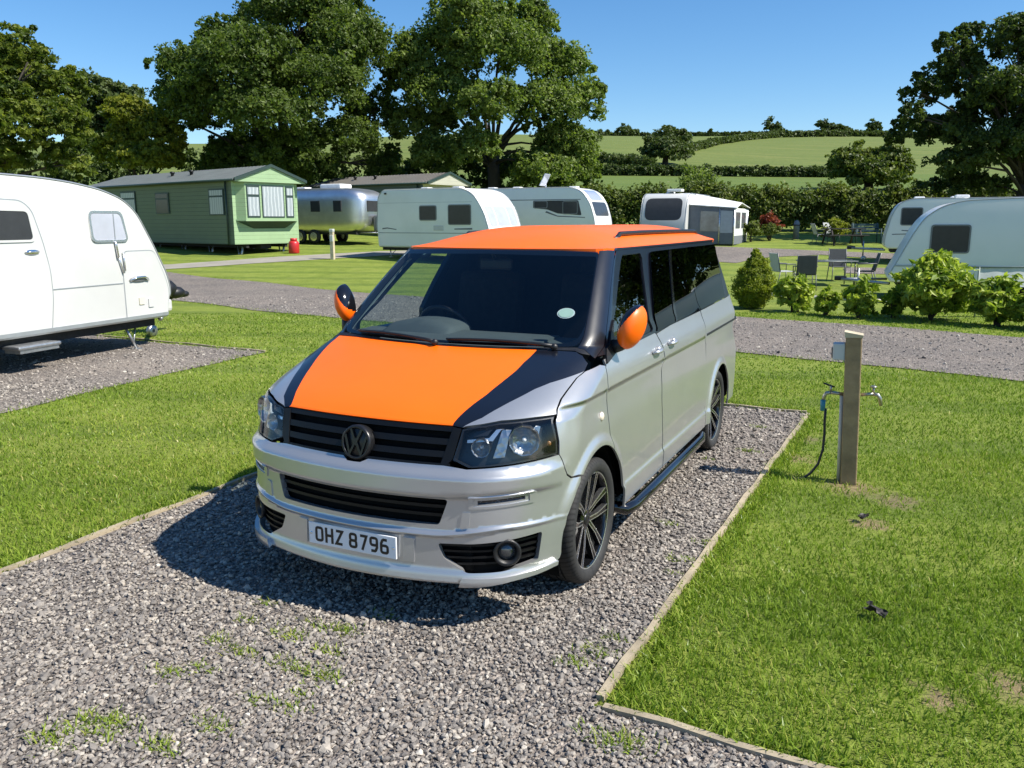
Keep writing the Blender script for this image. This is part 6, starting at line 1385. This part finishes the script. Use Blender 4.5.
        for ya, yb, za, zb, m in gwins:
            mb = MB(); mb.box((.346, (ya+yb)/2, (za+zb)/2), (.03, yb-ya, zb-za)); f = mb.build('window', [trim], BY)
            mb = MB(); n_ = 1 if yb-ya > .8 else 2
            if n_ == 1: mb.box((.360, (ya+yb)/2, (za+zb)/2), (.02, yb-ya-.08, zb-za-.10))
            else: mb.box((.360, (ya+yb)/2, za + (zb-za)*.34), (.02, yb-ya-.10, (zb-za)*.58)); mb.box((.360, (ya+yb)/2, zb - (zb-za)*.18), (.02, yb-ya-.10, (zb-za)*.22))
            mb.build('pane', [m], f)
    mb = MB(); mb.box((-Ln/2, Wd/2, z0 - .12), (Ln - .3, .5, .16)); mb.box((-Ln/2, Wd*.2, z0 - .08), (Ln - .1, .12, .14)); mb.box((-Ln/2, Wd*.8, z0 - .08), (Ln - .1, .12, .14)); mb.build('chassis', [M_UNDER], H)
    for x_ in np.arange(-.5, -Ln, -2.2):
        for y_ in (.55, Wd - .55): mb = MB(); mb.tube([(x_ + .18, y_, z0 - .10), (x_, y_, -.35)], .05, 6); mb.tube([(x_ - .18, y_, z0 - .10), (x_, y_, -.35)], .03, 6); mb.build('support_leg', [M_STEEL], H)
    return H
M_CLAD = cladding('shaded_green_cladding', (.125, .165, .115)); M_CLADLIT = cladding('sunlit_green_cladding', (.32, .455, .26)); M_RMET = roof_metal('grey_roof_tiles', (.185, .205, .190)); M_DKGR = mat('dark_green_trim', (.022, .045, .038), .5)  # same green twice: long wall coloured as in shade, gable as in sun
mobile_home('green clad mobile home with a bay window in its gable, left behind the road', -11.1, 34, (-.77, .64), 12.5, 3.1, .46, 2.50, .58, M_CLAD, M_CLADLIT, M_RMET, M_DKGR,
    [(-1.65, -.55, 1.62, 2.66, M_NET), (-6.0, -4.85, 1.70, 2.60, M_CVGLASS), (-9.2, -7.8, 1.60, 2.72, M_NET)], [(.44, 1.04, 1.52, 2.80, M_NET), (1.14, 2.20, 1.52, 2.80, M_NET), (2.28, 2.66, 1.52, 2.80, M_NET)])
M_CLADO = cladding('olive_cladding', (.075, .10, .085)); M_CLADC = cladding('cream_cladding', (.48, .47, .38)); M_RBR = roof_metal('brown_roof_tiles', (.16, .148, .130))
mobile_home('olive mobile home with a cream gable, only its roof showing behind two caravans', -4.6, 44.5, (-.80, .60), 9.0, 3.2, .40, 2.35, .55, M_CLADO, M_CLADC, M_RBR, M_DKGR, [(-2.4, -1.4, 1.5, 2.4, M_CVGLASS)], [], bay=False)
# ------------------------------------------------------------------ posts, furniture and small things
M_POST = mat('treated_post', (.30, .215, .115), .85, var=.3, vscale=7, bmp=.5, bscale=24); M_POSTL = mat('post_cap_wood', (.50, .43, .30), .85, var=.2, vscale=7, bmp=.4, bscale=24)
M_BRASS = mat('dull_brass', (.42, .40, .34), .35, .9); M_BLUE = mat('blue_plastic', (.03, .20, .28), .4); M_HOSE = mat('black_hose', (.012, .012, .012), .5); M_BOXG = mat('pale_grey_box', (.50, .51, .49), .5)
wp = thing('water_post', 'wooden water post with two taps and a grey box on the lawn beside the van', 'post', (2.055, 3.39, 0), R(3))
LEAN = Matrix.Identity(4); wp.rotation_euler = (0, R(-2.0), R(3))
mb = MB(); mb.box((0, 0, .52), (.112, .112, 1.16), bev=.008, M=LEAN); mb.build('post', [M_POST], wp)
mb = MB(); mb.add([LEAN @ Vector(p) for p in [(-.060, -.060, 1.101), (.060, -.060, 1.101), (.060, .060, 1.101), (-.060, .060, 1.101), (-.064, -.064, 1.145), (.064, -.064, 1.120), (.064, .064, 1.120), (-.064, .064, 1.145)]], [(0, 1, 2, 3), (4, 7, 6, 5), (0, 4, 5, 1), (1, 5, 6, 2), (2, 6, 7, 3), (3, 7, 4, 0)]); mb.build('cap', [M_POSTL], wp)
mb = MB(); mb.box((-.098, .0, .995), (.085, .10, .125), bev=.012); bx = mb.build('socket_box', [M_BOXG], wp)
mb = MB(); mb.box((-.143, .0, .985), (.012, .06, .075), bev=.004); mb.build('socket_face', [M_TRIM], bx)
mb = MB(); mb.tube([(-.068, .01, .68), (-.070, .01, .3), (-.072, .01, -.02)], .014, 8); mb.build('pipe', [M_BOXG], wp)
def tap(sd):
    mb = MB(); x0 = sd*.06
    mb.tube([(x0, 0, .675), (x0 + sd*.05, 0, .680), (x0 + sd*.085, 0, .684)], .013, 8); mb.tube([(x0 + sd*.085, 0, .684), (x0 + sd*.115, 0, .678), (x0 + sd*.130, 0, .655), (x0 + sd*.138, 0, .60)], [.014, .015, .014, .012], 8); mb.tube([(x0 + sd*.085, 0, .69), (x0 + sd*.085, 0, .735)], .009, 8)
    tp = mb.build('tap', [M_BRASS], wp)
    mb = MB()
    if sd > 0: mb.ball((x0 + .085, 0, .738), (.024, .024, .010))
    else: mb.tube([(x0 - .135, 0, .752), (x0 - .06, 0, .726)], .007, 6)
    mb.build('tap_handle', [M_BRASS if sd > 0 else M_TRIM], tp); return tp
tap(1); tap(-1)
mb = MB(); mb.tube([(-.197, 0, .625), (-.199, 0, .545)], [.020, .017], 10); mb.build('hose_connector', [M_BLUE], wp)
hz = MB(); hz.tube([(1.857, 3.40, .55), (1.855, 3.40, .47), (1.862, 3.39, .36), (1.860, 3.37, .24), (1.835, 3.35, .13), (1.79, 3.33, .06), (1.745, 3.31, .02), (1.70, 3.28, .012)], .0095, 8)
tag(hz.build('hose', [M_HOSE]), 'short black hose hanging from the left tap of the water post', 'hose')
xh, yh = W((335-512)/836.7*32.6, 32.6); hk = thing('hookup_post', 'slim wooden electric hookup post with a white top beside the path', 'post', (xh, yh, float(gz(xh, yh))), R(10))
mb = MB(); mb.box((0, 0, .5), (.14, .14, 1.1), bev=.01); mb.build('post', [M_POSTL], hk)
mb = MB(); mb.box((0, 0, 1.10), (.17, .17, .12), bev=.03); mb.box((.02, -.09, .80), (.13, .06, .24), bev=.01); mb.build('socket_box', [M_BOXG], hk)
xh, yh = W((792-512)/836.7*43, 43); bl = thing('bollard', 'grey bollard light standing in front of the dark back hedge', 'bollard', (xh, yh, float(gz(xh, yh))))
mb = MB(); mb.lathe([(.0, -.05), (.15, -.05), (.15, .62), (.16, .64), (.16, .70), (.15, .72), (.11, .90), (0, .93)], 18, 'z'); mb.build('column', [mat('weathered_grey', (.20, .21, .22), .7)], bl)
mb = MB(); mb.lathe([(.152, .64), (.162, .66), (.162, .70), (.152, .72)], 18, 'z'); mb.build('collar', [M_TRIM], bl)
xh, yh = W((297-512)/836.7*35.2, 35.2); gb = thing('gas_bottle', 'red gas bottle at the right corner of the green mobile home', 'gas bottle', (xh, yh, float(gz(xh, yh))))
M_RED = mat('red_enamel', (.48, .020, .022), .4, var=.12, coat=.2)
mb = MB(); mb.lathe([(0, .0), (.20, .0), (.22, .03), (.22, .40), (.19, .48), (.10, .53), (0, .54)], 24, 'z'); mb.build('cylinder', [M_RED], gb)
mb = MB(); mb.lathe([(.13, .50), (.14, .50), (.14, .62), (.13, .62)], 20, 'z', closed=True); mb.build('collar', [M_RED], gb)
mb = MB(); mb.tube([(0, 0, .53), (0, 0, .62)], .03, 8); mb.tube([(-.05, 0, .60), (.05, 0, .60)], .015, 6); mb.build('valve', [M_BRASS], gb)

# ---- garden chairs and tables
M_SLING = mat('dark_mesh_fabric', (.055, .060, .064), .8, bmp=.3, bscale=200); M_FRAMEG = mat('grey_frame', (.12, .125, .13), .45, .4); M_SLINGL = mat('pale_mesh_fabric', (.40, .42, .42), .8, bmp=.3, bscale=200)
def chair(label, l, t, face, sling, group, rec=0):
    """face: direction the sitter looks, degrees from the view heading (0 away from the camera, 90 to the right)"""
    x, y = W(l, t); v = math.sin(R(face))*LV + math.cos(R(face))*HV; rz = math.atan2(-v[0], v[1]); c = thing('garden_chair', label, 'chair', (x, y, float(gz(x, y))), rz, group)
    mb = MB(); mb.box((0, .02, .43), (.50, .46, .025), bev=.01); mb.build('seat', [sling], c)
    th = .14 + rec; mb = MB(); mb.box((0, 0, .26), (.50, .03, .52), bev=.012, M=Matrix.Translation((0, -.22, .44)) @ Matrix.Rotation(th, 4, 'X')); mb.build('backrest', [sling], c)
    tx, tz = -.22 - math.sin(th)*.54, .44 + math.cos(th)*.54
    for sx in (-1, 1):
        for y0, y1 in ((.24, .26), (-.20, -.30)): mb = MB(); mb.tube([(sx*.26, y0, .44), (sx*.27, y1, 0)], .014, 6); mb.build('leg', [M_FRAMEG], c)
        mb = MB(); mb.tube([(sx*.265, .24, .44), (sx*.27, .25, .64), (sx*.27, -.26, .66)], .015, 6); mb.build('armrest', [M_FRAMEG], c)
        mb = MB(); mb.tube([(sx*.255, -.20, .43), (sx*.255, tx, tz)], .014, 6); mb.build('back_frame', [M_FRAMEG], c)
    return c
GC = 'garden chairs round the glass table'
chair('pale garden chair at the left end of the glass table', (781-512)/836.7*24.2, 24.2, 80, M_SLINGL, GC, .05)
chair('dark mesh garden chair with its back to us before the glass table', (803-512)/836.7*23.3, 23.3, 8, M_SLING, GC)
chair('dark mesh garden chair on the far side of the glass table', (837-512)/836.7*25.6, 25.6, 185, M_SLING, GC)
chair('dark garden chair turned sideways at the right end of the glass table', (863-512)/836.7*24.2, 24.2, -75, M_SLING, GC, .12)
x, y = W((824-512)/836.7*24.4, 24.4); tb = thing('garden_table', 'oblong glass topped garden table behind the laurel row', 'table', (x, y, float(gz(x, y))), math.atan2(LV[1], LV[0]))
mb = MB(); mb.box((0, 0, .72), (1.50, .86, .012), bev=.004); mb.build('table_top', [mat('frosted_glass_top', (.36, .42, .44), .12, coat=.8)], tb)
mb = MB(); 
for s in (-1, 1): mb.tube([(-.74, s*.42, .705), (.74, s*.42, .705)], .016, 6); mb.tube([(s*.74, -.42, .705), (s*.74, .42, .705)], .016, 6)
mb.build('table_frame', [M_FRAMEG], tb)
for sx in (-1, 1):
    for sy in (-1, 1): mb = MB(); mb.tube([(sx*.68, sy*.36, .70), (sx*.70, sy*.38, 0)], .018, 6); mb.build('leg', [M_FRAMEG], tb)
GF = 'reclining chairs at the far picnic table'
chair('pale reclining chair at the left end of the far picnic table', (816-512)/836.7*40, 40, 90, M_SLINGL, GF, .22)
chair('grey chair between the pale recliner and the far picnic table', (827-512)/836.7*40.6, 40.6, 150, M_SLINGL, GF, .1)
M_DKWOOD = mat('dark_stained_wood', (.035, .030, .028), .8)
x, y = W((838-512)/836.7*39.2, 39.2); pt = thing('picnic_table', 'dark wooden picnic table with side benches under the back hedge', 'table', (x, y, float(gz(x, y))), math.atan2(LV[1], LV[0]))
mb = MB(); 
for k in range(5): mb.box((0, -.32 + .16*k, .74), (1.8, .145, .04))
mb.build('table_top', [M_DKWOOD], pt)
for s in (-1, 1):
    mb = MB(); mb.box((0, s*.72, .45), (1.8, .26, .04)); mb.build('bench', [M_DKWOOD], pt)
    mb = MB(); mb.tube([(s*.65, -.30, .72), (s*.65, -.75, 0)], .045, 6); mb.tube([(s*.65, .30, .72), (s*.65, .75, 0)], .045, 6); mb.box((s*.65, 0, .42), (.05, 1.6, .09)); mb.build('trestle', [M_DKWOOD], pt)
M_TEAL = mat('teal_paint', (.022, .055, .062), .6)
x, y = W((862-512)/836.7*40.2, 40.2); bn = thing('park_bench', 'dark teal garden bench right of the far picnic table', 'bench', (x, y, float(gz(x, y))), math.atan2(LV[1], LV[0]))
mb = MB(); [mb.box((0, -.16 + .13*k, .45), (1.3, .11, .03)) for k in range(4)]; mb.build('seat', [M_TEAL], bn)
mb = MB(); [mb.box((0, .27 + .03*k, .60 + .13*k), (1.3, .03, .11)) for k in range(3)]; mb.build('backrest', [M_TEAL], bn)
for s in (-1, 1): mb = MB(); mb.tube([(s*.58, -.18, .66), (s*.58, -.18, 0)], .03, 6); mb.tube([(s*.58, .26, 0), (s*.58, .28, .62), (s*.58, .34, .95)], .03, 6); mb.tube([(s*.58, -.2, .66), (s*.58, .3, .68)], .03, 6); mb.build('leg', [M_TEAL], bn)

# ---- windbreak before the big caravan
x, y = W((976-512)/836.7*16.9, 16.9); wb = thing('windbreak', 'pale fabric windbreak on thin poles in front of the big caravan', 'windbreak', (x, y, float(gz(x, y))), math.atan2(LV[1], LV[0]))
for k in range(4): mb = MB(); mb.tube([(k*1.25, 0, -.05), (k*1.25, 0, 1.03)], .018, 8); mb.build('pole', [mat('green_grey_pole', (.20, .25, .23), .5) if k == 0 else bpy.data.materials['green_grey_pole']], wb)
mb = MB(); mb.tube([(-.25, 0, 1.02), (3.9, 0, 1.02)], .018, 8); mb.build('rail', [bpy.data.materials['green_grey_pole']], wb)
mb = MB(); n = 40; vs = [(3.75*i/n, .004*math.sin(i*1.3) + .012, z) for i in range(n+1) for z in (.62, 1.0)]; mb.add(vs, [(2*i, 2*i+2, 2*i+3, 2*i+1) for i in range(n)], 0, True); mb.build('panel', [mat('pale_canvas', (.50, .53, .53), .85)], wb)

# ---- litter on the lawn
M_SCRAP = mat('dry_dark_leaf', (.022, .018, .016), .6, var=.4, vscale=30)
def curl(label, x, y, s, seed):
    rg = np.random.default_rng(seed); mb = MB()
    n = 7
    vs = []; 
    for i in range(n):
        for j in range(5):
            u, v = (i/(n-1) - .5), (j/4 - .5); vs.append((x + s*(u*1.5 + rg.normal(0, .12)), y + s*(v*(1.3 - 2.2*u*u) + rg.normal(0, .12)), .030 + s*(.9*v*v*1.4 + .25*math.sin(5*u + seed) + rg.uniform(0, .45))))
    mb.add(vs, [(i*5+j, (i+1)*5+j, (i+1)*5+j+1, i*5+j+1) for i in range(n-1) for j in range(4)], 0, False)
    return tag(mb.build('dead_leaf', [M_SCRAP], fix=False), label, 'leaf', 'dark dead leaves on the lawn')
curl('large curled black leaf lying on the right hand lawn', 2.345, 1.085, .062, 3)
curl('small black leaf on the lawn just below the water post', 2.205, 2.53, .045, 5)
M_SLAB = mat('pale_stone', (.42, .40, .36), .85, var=.2, vscale=20, bmp=.4, bscale=60)
e = [(-1.0, 19.6), (.6, 19.2), (2.2, 18.7)]; mb = MB()
for i in range(2): a_, b_ = Vector((*e[i], .03)), Vector((*e[i+1], .03)); mb.tube([a_, b_], .06, 4)
tag(mb.build('kerb', [M_SLAB]), 'pale stone kerb along the lawn behind the laurel row', 'kerb')
# ------------------------------------------------------------------ camera, sun, sky
cam = bpy.data.cameras.new('camera'); co = bpy.data.objects.new('camera', cam); COL.objects.link(co)
CF, CX, CY_, CZ, YAW, PIT, ROL = 836.7, 2.392, -3.129, 1.925, R(-25.693), R(10.958), R(-.102)
fw = Vector((math.sin(YAW)*math.cos(PIT), math.cos(YAW)*math.cos(PIT), -math.sin(PIT))); rt = Vector((math.cos(YAW), -math.sin(YAW), 0)); up = rt.cross(fw)
r2 = rt*math.cos(ROL) + up*math.sin(ROL); u2 = up*math.cos(ROL) - rt*math.sin(ROL)
co.matrix_world = Matrix(((r2.x, u2.x, -fw.x, CX), (r2.y, u2.y, -fw.y, CY_), (r2.z, u2.z, -fw.z, CZ), (0, 0, 0, 1)))
cam.sensor_fit = 'HORIZONTAL'; cam.sensor_width = 36; cam.lens = CF/1024*36; cam.clip_start = .05; cam.clip_end = 6000
SC.camera = co
SUN_EL = R(48.5); SX, SY = .995, .105
sv = Vector((SX*math.cos(SUN_EL), SY*math.cos(SUN_EL), math.sin(SUN_EL))).normalized()
sun = bpy.data.lights.new('sun', 'SUN'); so = bpy.data.objects.new('sun', sun); COL.objects.link(so)
sun.energy = 5.0; sun.angle = R(.53); sun.color = (1, .945, .85); so.rotation_euler = sv.to_track_quat('Z', 'Y').to_euler(); so.location = (20, 5, 25)
wd = bpy.data.worlds.new('World'); SC.world = wd; wd.use_nodes = True
t = wd.node_tree; t.nodes.clear()
sk = t.nodes.new('ShaderNodeTexSky'); sk.sky_type = 'NISHITA'; sk.sun_disc = False; sk.sun_elevation = SUN_EL
sk.sun_rotation = math.atan2(sv.x, sv.y); sk.altitude = 100; sk.air_density = 1.0; sk.dust_density = .1; sk.ozone_density = 5.0
bg = t.nodes.new('ShaderNodeBackground'); bg.inputs[1].default_value = .092
wo = t.nodes.new('ShaderNodeOutputWorld'); hsv = t.nodes.new('ShaderNodeHueSaturation'); hsv.inputs['Saturation'].default_value = 1.2; hsv.inputs['Value'].default_value = 1.05; t.links.new(sk.outputs[0], hsv.inputs['Color']); t.links.new(hsv.outputs[0], bg.inputs[0]); t.links.new(bg.outputs[0], wo.inputs[0])
vs_ = SC.view_settings; vs_.view_transform = 'Standard'; vs_.look = 'None'; vs_.exposure = .70; vs_.gamma = 1
SC.render.engine = 'CYCLES'; SC.cycles.max_bounces = 8; SC.cycles.transparent_max_bounces = 24; SC.cycles.diffuse_bounces = 3; SC.cycles.glossy_bounces = 4
